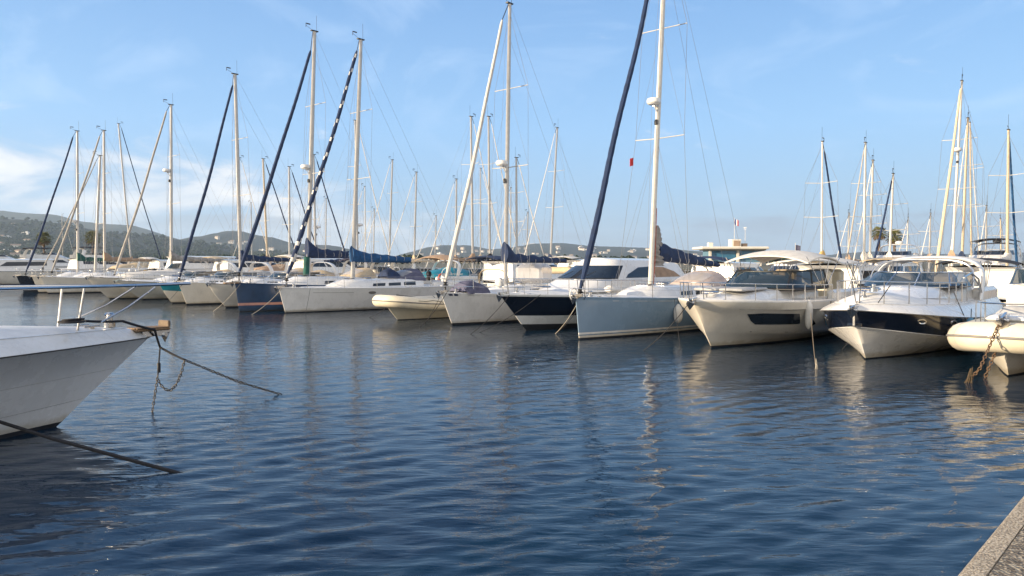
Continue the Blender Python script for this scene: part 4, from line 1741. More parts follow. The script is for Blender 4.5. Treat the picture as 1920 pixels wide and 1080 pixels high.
def outline_on(b, P, pts, off, m, name, u0=0, u1=1, v0=0, v1=1, mirror=None, parent=None, dens=4):
    o = [b.uv(P, x, y, u0, u1, v0, v1) for x, y in pts]
    o = densify(o, dens)
    mb = MB()
    patch(P, o, off, mb)
    ob = mb.build(name, m, parent or b.e)
    if mirror:
        m2 = MB()
        patch(mirror, o, off, m2)
        m2.build(name, m, parent or b.e)
    return ob, o


SG = 'sailing yachts moored in the near row'

# ------------------------------------------------ the slate blue sailing yacht (centre right)
bD = Boat('sailing_yacht', 'large slate blue sailing yacht with navy furled headsail and grey sail heaped on its boom', 'sailing yacht', onz(1086, 637), group=SG)
sailboat(bD, 12.6, 3.9, (1.40, 1.22, 1.2), 0.20, (SLATE, ANTI, GEL), ((0.06, 1), (0.13, 2), (0.17, 0), (0.235, 2)), -4.55, (-5.56, 15.6), 1.66,
         (-0.05, 1.68), (-4.95, 14.6), r=0.12, mmat=ALUW, stay_r=0.115, bm=None, spreads=(0.40, 0.70), radar=8.6,
         hood=None, roof=(-2.7, -8.6, 1.25, 0.30, 0.40), wob=0.09)
boom(bD, -5.15, 2.72, -10.2, 2.45, CBLUE, 0.62, 0.08, 0.05, seed=4, drop=0.02)
m = MB()
rows = []
for i in range(26):
    f = i / 25
    zc = 2.42 + 1.55 * f
    hw = 0.34 * (1 - f) ** 0.5 + 0.05
    for s_ in (0,):
        row = []
        for k in range(14):
            a = 2 * math.pi * k / 14
            j = 1 + 0.22 * math.sin(i * 2.2 + k * 0.5) * (1 - f * .5)
            row.append(Vector((-5.02 + hw * 1.0 * math.cos(a) * j, hw * 0.55 * math.sin(a) * j, zc)))
    rows.append(row)
m.grid(rows, 0, True)
m.build('flaked_sail', CGREY, bD.e, smooth=60)
m = MB()
m.tube([(-4.66, 0.05, 1.7), (-4.70, 0.07, 3.0), (-4.85, 0.05, 5.5)], 0.012, 6)
m.tube([(-4.62, 0.09, 1.7), (-4.66, 0.12, 2.6), (-4.8, 0.10, 4.6)], 0.012, 6)
m.build('halyard', mat('rope_red', (0.45, 0.10, 0.06), 0.8), bD.e)
flag(bD.e, (-4.9, -1.0, 6.25), 0.35, [RED], 0.28, 0.30, 'pennant')
m = MB()
m.torus((0.32, 0, 1.52), 0.20, 0.02, (0, 1, 0), 22, 6)
for k in range(5):
    a = k * math.pi / 5
    m.bar((0.32 + .2 * math.cos(a), 0, 1.52 + .2 * math.sin(a)), (0.32 - .2 * math.cos(a), 0, 1.52 - .2 * math.sin(a)), 0.008)
m.build('bow_ring', GEL, bD.e)
m = MB()
patch(lambda u, v: bD.hull.P(u, v, 1), rect_uv(.10, .62, .905, .915, 20), 0.006, m)
patch(lambda u, v: bD.hull.P(u, v, -1), rect_uv(.10, .62, .905, .915, 20), 0.006, m)
m.build('cove_line', GEL, bD.e)
m = MB()
m.box((-1.5, 0.35, 1.62), (0.7, 0.30, 0.20), bev=0.08)
m.box((-2.2, -0.2, 1.63), (0.5, 0.35, 0.22), bev=0.09)
m.build('deck_bundle', CWHITE, bD.e)
# pale boom tent / screen behind the mast
sprayhood(bD, -7.3, -9.0, 1.15, 1.58, .62, mat('canvas_pinkish', (0.50, 0.41, 0.37), .88, var=.14, vs=3, bump=.015, bs=6))

# ------------------------------------------------ white sailing yacht numbered 25
bF = Boat('sailing_yacht', 'white sailing yacht numbered 25 with white furled headsail and navy boom cover', 'sailing yacht', onz(848, 610), group=SG)
sailboat(bF, 11.2, 3.6, (1.32, 1.12, 1.1), 0.62, (GEL, ANTI), ((0.09, 1),), -3.25, (-3.55, 13.8), 1.55, (0.38, 1.75), (-3.05, 13.0), r=0.105,
         staymat=mat('canvas_white_sail', (0.55, 0.53, 0.50), .85, var=.1, vs=5), stay_r=0.10, bm=(2.62, -7.6, 2.6, CBLUE, 0.36, 0.12, 0.45), radar=6.86, hood=None, spreads=(0.42, 0.70),
         roof=(-2.0, -6.6, 1.1, .28, .40))
cover_lump(bF, 'foredeck_cover', -0.35, -1.7, 0.62, 1.38, 0.48, CPURP, 3, peak=0.4)
m = MB()
rows = [[Vector((-3.6, y, z_)) for y in (-1.0, -.5, 0, .5, 1.0)] for z_ in (1.6, 1.9, 2.2, 2.52)]
m = MB()
m.box((-5.2, 0, 2.05), (0.9, 1.6, 0.9), bev=0.2)
m.build('cockpit_tent', CLEARV, bF.e)
m = MB()
m.tube([(-7.4, -1.2, 2.15), (-7.4, 1.2, 2.2)], 0.17, 10)
m.build('rolled_bimini', CBEIGE, bF.e)
# painted number 25 and the line beside it
def txt(b, P, s_, u, v, h, m, name='lettering', du=1.0):
    SEG = {'2': [((0, .8), (.15, 1), (.5, 1), (.65, .8), (.6, .55), (0, 0), (.68, 0))], '5': [((.62, 1), (.08, 1), (.04, .56), (.4, .6), (.66, .34), (.5, .03), (.2, 0), (0, .15))]}
    mb = MB()
    x = 0
    for ch in s_:
        for st_ in SEG[ch]:
            pts = []
            for i in range(len(st_) - 1):
                for k in range(3):
                    f = k / 3
                    a, c = st_[i], st_[i + 1]
                    pts.append((a[0] + (c[0] - a[0]) * f, a[1] + (c[1] - a[1]) * f))
            pts.append(st_[-1])
            q = [Vector(P(u + (x + p_[0]) * du, v + p_[1] * h)) for p_ in pts]
            q = [p_ + Vector((0.1, 1, -.2)).normalized() * 0.006 for p_ in q]
            mb.tube(q, 0.017, 5)
        x += 0.95
    mb.build(name, m, b.e)


txt(bF, lambda u, v: bF.hull.P(u, v, 1), '25', 0.022, .885, .080, CBLUE, 'number', 0.019)
m = MB()
patch(lambda u, v: bF.hull.P(u, v, 1), rect_uv(.085, .13, .90, .912, 8), .005, m)
patch(lambda u, v: bF.hull.P(u, v, 1), rect_uv(.14, .40, .895, .902, 14), .005, m)
m.build('cove_line', GREYR, bF.e)
m = MB()
m.lathe((-1.6, 1.15, 1.72), [(.17, -.2), (.2, -.1), (.2, .1), (.17, .2)], 14)
m.build('life_raft', GEL, bF.e)

# ------------------------------------------------ white sailing yacht with striped furled sail
bH = Boat('sailing_yacht', 'long white sailing yacht with blue and white spiral furled sail and bright blue boom cover', 'sailing yacht', onz(535, 587), group=SG)
sailboat(bH, 13.2, 4.1, (1.26, 1.14, 1.18), 0.35, (GEL, ANTI), ((0.05, 1), (.08, 0), (.10, 1)), -4.15, (-4.83, 14.65), 1.58, (-0.1, 1.75), (-4.55, 14.0), r=0.125,
         staymat=CBLUE, stay_r=0.13, spiral=0.22, bm=(2.75, -8.3, 2.72, CROYAL, 0.42, 0.10, 0.25, 0.12), hood=CPURP, bim=None, roof=(-2.4, -8.2, 1.3, .34, .44), wins=3)
m = MB()
patch(lambda u, v: bH.hull.P(u, v, 1), [(.335 + .016 * math.cos(a), .80 + .045 * math.sin(a)) for a in [2 * math.pi * k / 16 for k in range(16)]], .012, m)
m.build('hull_port', GREYR, bH.e)
m = MB()
patch(lambda u, v: bH.hull.P(u, v, 1), rect_uv(.11, .26, .80, .81, 10), .005, m)
m.build('cove_line', GREYR, bH.e)
bimini(bH, -9.8, -11.6, 1.35, 1.5, 2.9, CTAN)
cover_lump(bH, 'deck_cover', -6.2, -7.2, .5, 1.75, .5, CBLUE, 2)

# ------------------------------------------------ navy sailing yacht
bI = Boat('sailing_yacht', 'dark blue sailing yacht with a faded red waterline stripe and navy furled headsail', 'sailing yacht', onz(449, 585), group=SG)
sailboat(bI, 12.4, 3.9, (1.48, 1.22, 1.2), 0.22, (NAVY2, ANTI, PINK), ((0.05, 1), (0.33, 0), (0.46, 2)), -4.1, (-4.68, 15.3), 1.75, (0.0, 2.0), (-4.4, 14.2), r=0.125,
         staymat=CBLUE, stay_r=0.12, bm=(2.95, -7.8, 2.95, CBLUE, 0.42, 0.16, 0.55, 0.1), radar=7.8, hood=CBEIGE, roof=(-2.3, -7.8, 1.25, .34, .44))
m = MB()
m.tube([(-3.98, 0.0, 1.85), (-4.03, 0, 2.85)], 0.16, 10)
m.build('mast_collar', CGREEN, bI.e)
m = MB()
m.box((0.36, 0, 1.50), (0.9, 0.22, 0.07), bev=0.02)
m.build('bow_platform', TEAK, bI.e)

# ------------------------------------------------ white sailing yacht beyond it
bK = Boat('sailing_yacht', 'cream sailing yacht with navy furled headsail, left of the dark blue yacht', 'sailing yacht', onz(350, 572), group=SG)
sailboat(bK, 11.4, 3.7, (1.34, 1.15, 1.15), 0.46, (GELC, ANTI), ((0.09, 1),), -3.5, (-3.28, 14.2), 1.7, (0.42, 1.6), (-3.1, 13.5), r=0.12, staymat=CBLUE, stay_r=0.11,
         bm=(2.7, -7.4, 2.65, CBLUE, 0.34, 0.12, 0.3), hood=CBEIGE, spreads=(.4, .68))

# ------------------------------------------------ navy hulled motor yacht (centre)
bE = Boat('motor_yacht', 'navy and white hardtop motor yacht between the white and slate blue sailing yachts', 'motor yacht', onz(987, 620))
rows = [dict(z=(-.4, -.5, -.4), xb=-.3, xs=-11.4, w=.9, ws=1.0, p=1.4),
        dict(z=(0, 0, 0), xb=0, xs=-11.5, w=1.40, ws=1.55, p=1.3),
        dict(z=(.26, .10, .08), xb=.28, xs=-11.5, w=1.58, ws=1.62, p=1.42),
        dict(z=(.30, .16, .12), xb=.33, xs=-11.5, w=1.64, ws=1.66, p=1.46),
        dict(z=(.60, .44, .40), xb=.64, xs=-11.55, w=1.78, ws=1.7, p=1.75),
        dict(z=(.63, .47, .43), xb=.66, xs=-11.55, w=1.80, ws=1.7, p=1.8),
        dict(z=(1.0, .85, .8), xb=1.06, xs=-11.6, w=1.90, ws=1.75, p=2.1),
        dict(z=(1.34, 1.18, 1.15), xb=1.42, xs=-11.6, w=1.96, ws=1.78, p=2.4),
        dict(z=(1.37, 1.22, 1.19), xb=1.46, xs=-11.6, w=1.98, ws=1.8, p=2.4)]
HE = Hull(rows)
HE.build(bE, [GEL, ANTI, NAVY], [1, 1, 0, 0, 2, 2, 2, 0], DECK, crown=0.20, lip=0.06)
cE = Cab([(1.25, 1.42, -9.6, -4.0, -1.4, 1.62, 1.42), (1.85, 1.85, -9.6, -4.5, -2.8, 1.55, 1.38), (2.46, 2.46, -9.2, -5.2, -4.1, 1.28, 1.10), (2.62, 2.66, -9.0, -5.3, -4.4, 1.18, 1.0)], 2.8)
cE.build(bE, 'cabin', GEL, crown=0.10)
for a_, e_ in ((.325, .495), (.505, .675)):
    cE.window(bE, a_, e_, .37, .63, GLASS, 'windscreen', frame=BLACK)
for s_ in (0, 1):
    o = [(.29, .37), (.285, .45), (.24, .60), (.17, .62), (.16, .37)]
    o2 = [(.155, .37), (.155, .62), (.10, .60), (.05, .50), (.03, .37)]
    for q, mm in ((o, GLASS), (o2, CTAN)):
        q = densify([(u if not s_ else 1 - u, v) for u, v in q], 3)
        mb = MB()
        patch(cE.P, q, .014, mb)
        mb.build('side_window', mm, bE.e)
m = MB()
for y in (-.6, .5):
    m.tube([(-2.75, y, 1.92), (-3.3, y + .35, 2.2)], .012, 5)
m.build('wiper', BLACK, bE.e)
rails(bE, .6, -5.5, .62, 7, two=True, solid=True, bowx=1.35)
anchor(bE, 1.5, 1.42, .9)
cleats(bE, (.4, -5))
hatch(bE, -.9, 1.62, .55)
fl = MB()
fl.tube([(-11.2, 0.9, 1.2), (-11.5, .9, 2.9)], .02, 6)
fl.build('flagstaff', STEEL, bE.e)

# ------------------------------------------------ cream motor yacht with black hull window
bC = Boat('motor_yacht', 'cream motor yacht with a long black hull window and arched cream bimini', 'motor yacht', onz(1334, 652))
rows = [dict(z=(-.4, -.5, -.4), xb=-.3, xs=-10.4, w=.85, ws=1.0, p=1.4),
        dict(z=(0, 0, 0), xb=0, xs=-10.5, w=1.30, ws=1.45, p=1.9),
        dict(z=(.06, .04, .04), xb=.05, xs=-10.5, w=1.33, ws=1.46, p=1.95),
        dict(z=(.48, .20, .15), xb=.42, xs=-10.55, w=1.58, ws=1.6, p=2.9),
        dict(z=(.54, .25, .2), xb=.46, xs=-10.55, w=1.64, ws=1.64, p=3.1),
        dict(z=(.92, .70, .62), xb=.74, xs=-10.6, w=1.77, ws=1.68, p=3.9),
        dict(z=(1.20, 1.02, .95), xb=.98, xs=-10.6, w=1.84, ws=1.7, p=4.5),
        dict(z=(1.24, 1.05, .98), xb=1.02, xs=-10.6, w=1.88, ws=1.72, p=4.6),
        dict(z=(1.44, 1.28, 1.2), xb=1.2, xs=-10.6, w=1.88, ws=1.74, p=4.9)]
HC = Hull(rows)
HC.build(bC, [GELC, ANTI, GEL], [1, 1, 0, 0, 0, 0, 0, 0], DECK, crown=0.12, lip=0.07, lipmat=GEL)
PC = lambda u, v: HC.P(u, v, 1)
PC2 = lambda u, v: HC.P(u, v, -1)
hw, o_ = outline_on(bC, PC, [(1401, 589), (1430, 587.5), (1465, 588), (1499, 588.5), (1499, 607), (1460, 608), (1415, 608), (1407, 601)], .012, GLASS, 'hull_window', .05, .9, .3, .98, PC2)
outline_on(bC, PC, [(1512, 592), (1522, 597), (1529, 607), (1512, 615)], .012, GLASS, 'hull_window', .05, .95, .3, .98, PC2)
m = MB()
for side in (1, -1):
    for va, vb_, ua, ub in ((.505, .512, .12, .95), (.868, .876, .08, .97)):
        patch(lambda u, v, s_=side: HC.P(u, v, s_), rect_uv(ua, ub, va, vb_, 26), .006, m)
m.build('rubbing_strake', GREYR, bC.e)
cC = Cab([(1.22, 1.42, -5.6, -2.2, 0.5, 1.25, 1.05), (1.55, 1.55, -5.6, -2.4, 0.1, 1.2, 1.0), (1.72, 1.62, -5.6, -2.8, -.4, 1.15, .92)], 2.3)
cC.build(bC, 'foredeck_cabin', GEL, crown=0.08)
m = MB()
m.box((-1.3, .42, 1.74), (1.9, .75, .08), bev=.03)
m.box((-1.3, -.42, 1.74), (1.9, .75, .08), bev=.03)
m.build('sun_pad', CLIGHT, bC.e)
hatch(bC, .1, 1.68, .4)
windscreen(bC, [(1.72, 1.72, -6.0, -3.9, -2.6, 1.5, 1.3), (2.30, 2.26, -5.9, -4.4, -3.5, 1.36, 1.12)], (.38, .62, .2, .8), GLASSS, BLACK, .03, .97, .028)
m = MB()
m.box((-4.4, 0, 1.70), (3.2, 2.9, .10), bev=.04)
m.build('dashboard', BLACK, bC.e)
cover_lump(bC, 'console_cover', -3.4, -5.6, 1.1, 1.7, .48, CLIGHT, 2)
for sg in (1, -1):
    m = MB()
    m.box((-8.0, sg * 1.62, 1.40), (4.8, .25, .45), bev=.1)
    m.build('coaming', GEL, bC.e)
bimini(bC, -3.9, -7.2, 1.45, 1.7, 2.86, CWHITE, droop=.20, arch=.14, th=.04)
bimini(bC, -7.7, -10.2, 1.5, 1.5, 2.66, CWHITE, droop=.06, arch=.06, th=.05, name='aft_canopy')
for y in (.55, -.55):
    m = MB()
    m.box((-7.4, y, 1.75), (.7, .9, 1.1), bev=.12)
    m.build('covered_seat', CBEIGE if y < 0 else TUBE, bC.e)
m = MB()
m.box((-9.0, .3, 1.85), (.5, 1.3, .9), bev=.1)
m.build('aft_cover', TUBE, bC.e)
for sg in (1, -1):
    m = MB()
    for a_, c_ in (((-7.8, 1.5), (-9.2, 2.6)), ((-9.2, 1.5), (-7.8, 2.6)), ((-9.2, 1.5), (-10.0, 2.6)), ((-8.4, 1.5), (-8.4, 2.6))):
        m.tube([(a_[0], 1.5 * sg, a_[1]), ((a_[0] + c_[0]) / 2 + .04, 1.52 * sg, (a_[1] + c_[1]) / 2 + .05), (c_[0], 1.48 * sg, c_[1])], .018, 6)
    m.build('canopy_frame', STEEL, bC.e)
rails(bC, .5, -5.2, .55, 7, two=False, solid=True, bowx=1.15)
anchor(bC, 1.35, 1.47, .8)
cleats(bC, (.5, -4.5, -9.5))

# ------------------------------------------------ white motor cruiser with navy band
bB = Boat('motor_cruiser', 'white motor cruiser with a navy hull band, two round portholes and a curved white arch', 'motor cruiser', onz(1623, 673))
rows = [dict(z=(-.45, -.5, -.4), xb=-.3, xs=-9.9, w=.9, ws=1.0, p=1.4),
        dict(z=(0, 0, 0), xb=0, xs=-10, w=1.36, ws=1.5, p=1.9),
        dict(z=(.03, .03, .03), xb=.03, xs=-10, w=1.37, ws=1.5, p=1.95),
        dict(z=(.40, .11, .09), xb=.36, xs=-10, w=1.56, ws=1.6, p=2.7),
        dict(z=(.46, .14, .12), xb=.40, xs=-10, w=1.60, ws=1.62, p=2.9),
        dict(z=(.86, .27, .22), xb=.76, xs=-10, w=1.74, ws=1.66, p=3.9),
        dict(z=(.90, .32, .27), xb=.81, xs=-10, w=1.79, ws=1.68, p=4.0),
        dict(z=(.92, .34, .29), xb=.81, xs=-10, w=1.765, ws=1.68, p=4.0),
        dict(z=(1.34, .94, .88), xb=1.06, xs=-10, w=1.86, ws=1.7, p=4.4),
        dict(z=(1.365, .965, .9), xb=1.12, xs=-10, w=1.91, ws=1.72, p=4.5),
        dict(z=(1.42, 1.12, 1.12), xb=1.08, xs=-9.9, w=1.80, ws=1.66, p=4.4),
        dict(z=(1.50, 1.38, 1.45), xb=.85, xs=-9.8, w=1.50, ws=1.5, p=4.2)]
HB = Hull(rows)
HB.build(bB, [GEL, ANTI, NAVY], [1, 1, 0, 0, 0, 0, 0, 2, 0, 0, 0], DECK, crown=0.30, lip=0.02)
PB = lambda u, v: HB.P(u, v, 1)
PB2 = lambda u, v: HB.P(u, v, -1)
for (px, py, rx) in ((1728, 603, 10.5), (1789, 606, 8)):
    ring = [(px + rx * math.cos(a), py + 6.0 * math.sin(a)) for a in [2 * math.pi * k / 14 for k in range(14)]]
    inn = [(px + rx * .72 * math.cos(a), py + 4.2 * math.sin(a)) for a in [2 * math.pi * k / 14 for k in range(14)]]
    for PP in (PB, PB2):
        m = MB()
        oo = [bB.uv(PB, x, y, .05, .9, .5, .85) for x, y in inn]
        q = [PP(u, v) for u, v in oo]
        m.tube(q + q[:2], .028, 6)
        f_ = m.build('porthole', STEEL, bB.e)
        m = MB()
        patch(PP, oo, .010, m)
        m.build('porthole_glass', GLASS, f_)
m = MB()
for side in (1, -1):
    patch(lambda u, v, s_=side: HB.P(u, v, s_), rect_uv(.002, .985, .548, .556, 30), .012, m)
m.build('boot_line', BLACK, bB.e)
cB = Cab([(1.40, 1.62, -6.6, -4.0, -.8, 1.36, 1.2), (1.66, 1.72, -6.6, -4.2, -1.4, 1.32, 1.12), (1.86, 1.80, -6.6, -4.4, -2.1, 1.26, 1.0)], 2.2)
cB.build(bB, 'foredeck_cabin', GEL, crown=.08)
windscreen(bB, [(1.82, 1.84, -6.9, -4.7, -3.2, 1.50, 1.34), (2.24, 2.26, -6.6, -5.2, -4.25, 1.30, 1.10)], (.36, .47, .53, .64), GLASSS, STEEL, .02, .98, .022)
m = MB()
m.box((-5.3, 0, 1.84), (2.9, 2.7, .08), bev=.03)
m.build('dashboard', CBLACK, bB.e)
m = MB()
for y in (.6, -.6):
    m.box((-6.4, y, 1.95), (.5, .6, .5), bev=.1)
m.build('helm_seat', CWHITE, bB.e)
arch(bB, -6.4, 1.60, 1.40, 2.72, -.9, .115, GEL, 'radar_arch', 1.7, .42)
mb = MB()
mb.tube(arch_pts(-5.6, 1.50, 1.8, 2.66, 24, -.5, .5), .03, 8)
mb.build('bimini_frame', STEEL, bB.e)
bimini(bB, -7.4, -9.4, 1.45, 1.7, 2.72, CWHITE, droop=.1, arch=.08)
for sg in (1, -1):
    m = MB()
    m.box((-8.2, sg * 1.42, 1.5), (3.2, .3, .5), bev=.12)
    m.build('coaming', GEL, bB.e)
m = MB()
m.tube([(-4.2, 1.5, 2.12), (-5.0, 1.55, 2.25), (-5.9, 1.6, 2.05), (-6.4, 1.6, 1.6)], .03, 8)
m.build('side_screen_frame', STEEL, bB.e)
rails(bB, .2, -5.0, .60, 7, two=False, solid=True, inset=.06, bowx=1.0, r=.015)
anchor(bB, 1.2, 1.42, .8)
m = MB()
m.box((1.04, 0, 1.16), (.06, .05, .40))
m.box((1.00, 0, .97), (.12, .34, .05), ry=R(20))
m.build('stowed_anchor', STEEL, bB.e)
cleats(bB, (.7, -4.5))
hatch(bB, -.2, 1.86, .5)
m = MB()
m.lathe((.3, .25, 1.86), [(.10, -.05), (.10, .04), (.06, .06), (.06, .14), (.02, .16)], 12)
m.build('searchlight', STEEL, bB.e)


# ------------------------------------------------ inflatable boats
def rib(b, L, w_, r, zt, xb, tipz, deckm=DECKG, hullm=TUBE, tubem=TUBE):
    rows = [dict(z=(-.3, -.35, -.3), xb=-.25, xs=-L + .2, w=w_ * .4, ws=w_ * .4, p=1.4),
            dict(z=(0, 0, 0), xb=0, xs=-L + .15, w=w_ * .62, ws=w_ * .66, p=2.2),
            dict(z=(.03, .03, .03), xb=.03, xs=-L + .15, w=w_ * .63, ws=w_ * .66, p=2.2),
            dict(z=(tipz * .45, .22, .2), xb=xb * .5, xs=-L + .1, w=w_ * .84, ws=w_ * .8, p=3.2),
            dict(z=(tipz - r * .4, zt - r * .3, zt - r * .3), xb=xb * .92, xs=-L, w=w_ * .96, ws=w_ * .9, p=4.0)]
    H_ = Hull(rows)
    H_.build(b, [hullm, ANTI], [1, 1, 0, 0], deckm, crown=.02, lip=.01)
    b.hull = H_
    H_.crown = .05
    mb = MB()
    pts = []
    n = 46
    for i in range(n + 1):
        a = math.pi * i / n
        s_ = math.sin(a)
        if i < 12 or i > n - 12:
            k = i if i < 12 else n - i
            f = k / 12
            x = -L + (L - 2.4) * f
            y = w_
            zz = zt
        else:
            ph = (i - 12) / (n - 24) * math.pi
            x = -2.4 + (2.4 + xb) * math.sin(ph) ** .85
            y = abs(w_ * math.cos(ph)) ** 1.0 if abs(math.cos(ph)) > 1e-6 else 0
            y = w_ * abs(math.cos(ph)) ** .72
            zz = zt + (tipz - zt) * math.sin(ph) ** 1.6
        pts.append((x, y if i <= n / 2 else -y, zz))
    mb.tube(pts, r, 18)
    mb.build('tube', tubem, b.e)
    st = MB()
    for off in (0.0,):
        q = []
        for i, p_ in enumerate(pts):
            a = Vector(pts[max(i - 1, 0)])
            c = Vector(pts[min(i + 1, n)])
            d = (c - a).normalized()
            nrm = Vector((d.y, -d.x, 0)).normalized()
            if nrm.dot(Vector((p_[0] + 2.4, p_[1], 0))) < 0:
                nrm = -nrm
            q.append(Vector(p_) + nrm * (r * .995) + Vector((0, 0, .02)))
        st.tube(q, .028, 6)
    st.build('rubbing_strake', GREYR if tubem is TUBE else BLACK, b.e)
    P3 = [Vector(p_) for p_ in pts]
    for i in (5, 10, 15, 19, n - 19, n - 15, n - 10, n - 5):
        d = (P3[i + 1] - P3[i - 1]).normalized()
        sm = MB()
        sm.tube([P3[i] - d * .035, P3[i] + d * .035], r * 1.012, 18, cap=False)
        sm.build('tube_seam', GREYR if i in (10, n - 10) else hullm, b.e)
    for sgn in (0, 1):
        gl = MB()
        idx = list(range(6, 18)) if not sgn else list(range(n - 17, n - 5))
        q = []
        for k, i in enumerate(idx):
            d = (P3[i + 1] - P3[i - 1]).normalized()
            nr = Vector((d.y, -d.x, 0)).normalized()
            if nr.dot(Vector((P3[i].x + 2.4, P3[i].y, 0))) < 0:
                nr = -nr
            q.append(P3[i] + nr * (r * .80) + Vector((0, 0, r * (.62 if k % 3 == 0 else .42))) + nr * (.0 if k % 3 == 0 else .06))
        gl.tube(q, .011, 5)
        gl.build('grab_rope', ROPED, b.e)
    return H_


bG = Boat('inflatable_boat', 'cream rigid inflatable boat with grey interior beside the yacht numbered 25', 'inflatable boat', onz(746, 600))
rib(bG, 7.2, 1.25, .27, .66, .80, .88)
m = MB()
m.box((-4.2, 0, 1.0), (1.0, .9, .9), bev=.15)
m.build('console', CPURP, bG.e)
m = MB()
m.box((-5.4, 0, .85), (.8, 1.2, .6), bev=.12)
m.build('seat', CBLACK, bG.e)
m = MB()
m.tube([(-2.2, .8, .9), (-1.0, .5, .95), (.2, .15, 1.12), (-.6, -.4, 1.0)], .02, 6)
m.build('grab_line', ROPED, bG.e)
arch(bG, -6.4, 1.0, .8, 2.2, .2, .05, CBEIGE, 'roll_bar', 1.2)

bA = Boat('inflatable_boat', 'large cream inflatable boat with a bow anchor and rail at the right edge', 'inflatable boat', onz(1890, 705))
rib(bA, 8.6, 1.12, .34, .70, .75, .93, DECK, GELC)
m = MB()
m.box((-.15, 0, 1.32), (1.5, .75, .12), bev=.05)
m.build('bow_step', GEL, bA.e)
anchor(bA, 0.95, 1.38, .9)
m = MB()
m.tube([(-3.2, .95, 1.0), (-3.1, .95, 1.55), (-1.0, .8, 1.62), (.3, .45, 1.66), (.62, 0, 1.66), (.3, -.45, 1.66), (-1.0, -.8, 1.62), (-3.1, -.95, 1.55), (-3.2, -.95, 1.0)], .018, 8)
for x, y in ((-.9, .8), (-.9, -.8), (.3, .43), (.3, -.43), (-2, .87), (-2, -.87)):
    m.bar((x, y, 1.0), (x, y, 1.63), .014)
m.build('bow_rail', STEEL, bA.e)
m = MB()
m.box((-4.2, 0, 1.4), (1.3, 1.1, 1.2), bev=.15)
m.build('console', GEL, bA.e)
windscreen(bA, [(2.0, 2.0, -5.0, -4.2, -3.6, .6, .55), (2.4, 2.4, -5.0, -4.4, -4.0, .5, .45)], (), GLASSS)
m = MB()
m.box((-2.2, 0, 1.25), (1.3, 1.0, .45), bev=.15)
m.build('sun_pad', CLIGHT, bA.e)

# ------------------------------------------------ large near boat on the left
bZ = Boat('motor_yacht', 'large white motor yacht bow in shade at the lower left with a wooden anchor platform', 'motor yacht', onz(105, 800), math.atan2(-.55, -.83))
rows = [dict(z=(-.5, -.5, -.5), xb=-.4, xs=-11, w=.9, ws=1.0, p=1.3),
        dict(z=(0, 0, 0), xb=0, xs=-11, w=1.25, ws=1.5, p=1.25),
        dict(z=(.07, .07, .07), xb=.09, xs=-11, w=1.28, ws=1.5, p=1.27),
        dict(z=(.37, .23, .21), xb=.43, xs=-11, w=1.45, ws=1.6, p=1.355),
        dict(z=(.40, .26, .24), xb=.465, xs=-11, w=1.464, ws=1.605, p=1.368),
        dict(z=(.81, .73, .71), xb=.972, xs=-11, w=1.657, ws=1.715, p=1.60),
        dict(z=(.825, .745, .725), xb=.99, xs=-11, w=1.664, ws=1.717, p=1.606),
        dict(z=(1.26, 1.28, 1.25), xb=1.52, xs=-11, w=1.84, ws=1.8, p=1.95),
        dict(z=(1.29, 1.31, 1.28), xb=1.60, xs=-11, w=1.89, ws=1.8, p=2.0),
        dict(z=(1.33, 1.35, 1.32), xb=1.56, xs=-11, w=1.86, ws=1.8, p=2.0),
        dict(z=(1.47, 1.58, 1.6), xb=1.15, xs=-11, w=1.60, ws=1.6, p=2.1)]
HZ = Hull(rows)
HZ.build(bZ, [GEL, ANTI, GREYR], [1, 1, 0, 0, 0, 0, 0, 2, 0, 0], DECK, crown=.14, lip=.01, n=60)
for k_, vv in ((0, .355), (1, .56)):
    for side in (1, -1):
        m = MB()
        patch(lambda u, v, s_=side: HZ.P(u, v, s_), rect_uv(.004, .97, vv, vv + .007, 40), .004, m)
        m.build('hull_line', GREYR, bZ.e)
m = MB()
m.box((1.55, 0, 1.42), (.62, .34, .05), bev=.02)
for k in range(4):
    m.box((1.55, -.13 + k * .083, 1.453), (.60, .072, .012))
m.build('bow_platform', TEAK, bZ.e)
m = MB()
m.box((1.84, 0, 1.50), (.05, .32, .12), bev=.02)
m.build('platform_end', mat('weathered_timber', (.17, .125, .085), .8, var=.2, vs=9), bZ.e)
anchor(bZ, 1.82, 1.36, .6)
m = MB()
for sg in (1, -1):
    pts = []
    for i in range(16):
        f = i / 15
        x = -9 + 10.6 * f
        y, z_ = HZ.top(x)
        pts.append(Vector((x, sg * max(y - .02, .12), z_ + .62 + .10 * f)))
    pts.append(Vector((2.25, sg * .16, 2.20)))
    m.tube(pts, .022, 8)
    for x in (-7, -5, -3, -1.2, .3):
        y, z_ = HZ.top(x)
        m.bar((x - .1, sg * (y - .06), z_), (x, sg * max(y - .02, .12), z_ + .68), .018, 8)
m.tube([(2.25, .16, 2.20), (2.32, 0, 2.2), (2.25, -.16, 2.20)], .022, 8)
m.tube([(1.5, .3, 2.16), (1.0, .35, 1.85), (.5, .45, 1.63)], .014, 7)
m.tube([(1.5, -.3, 2.16), (1.0, -.35, 1.85), (.5, -.45, 1.63)], .014, 7)
m.build('bow_rail', STEEL, bZ.e)
cleats(bZ, (.5, -4))
m = MB()
m.torus((.0, -.55, 1.68), .17, .018, (0, 0, 1), 18, 6)
m.torus((.02, -.56, 1.71), .14, .018, (0, .1, 1), 18, 6)
rc = m.build('rope_coil', ROPED)
rc.parent = None
rc.matrix_world = Matrix.Translation(bZ.O) @ Matrix.Rotation(bZ.e.rotation_euler[2], 4, 'Z')
tag(rc, 'coil of black rope lying on the foredeck of the near boat at left', 'rope')
hatch(bZ, -2.2, 1.67, .6)
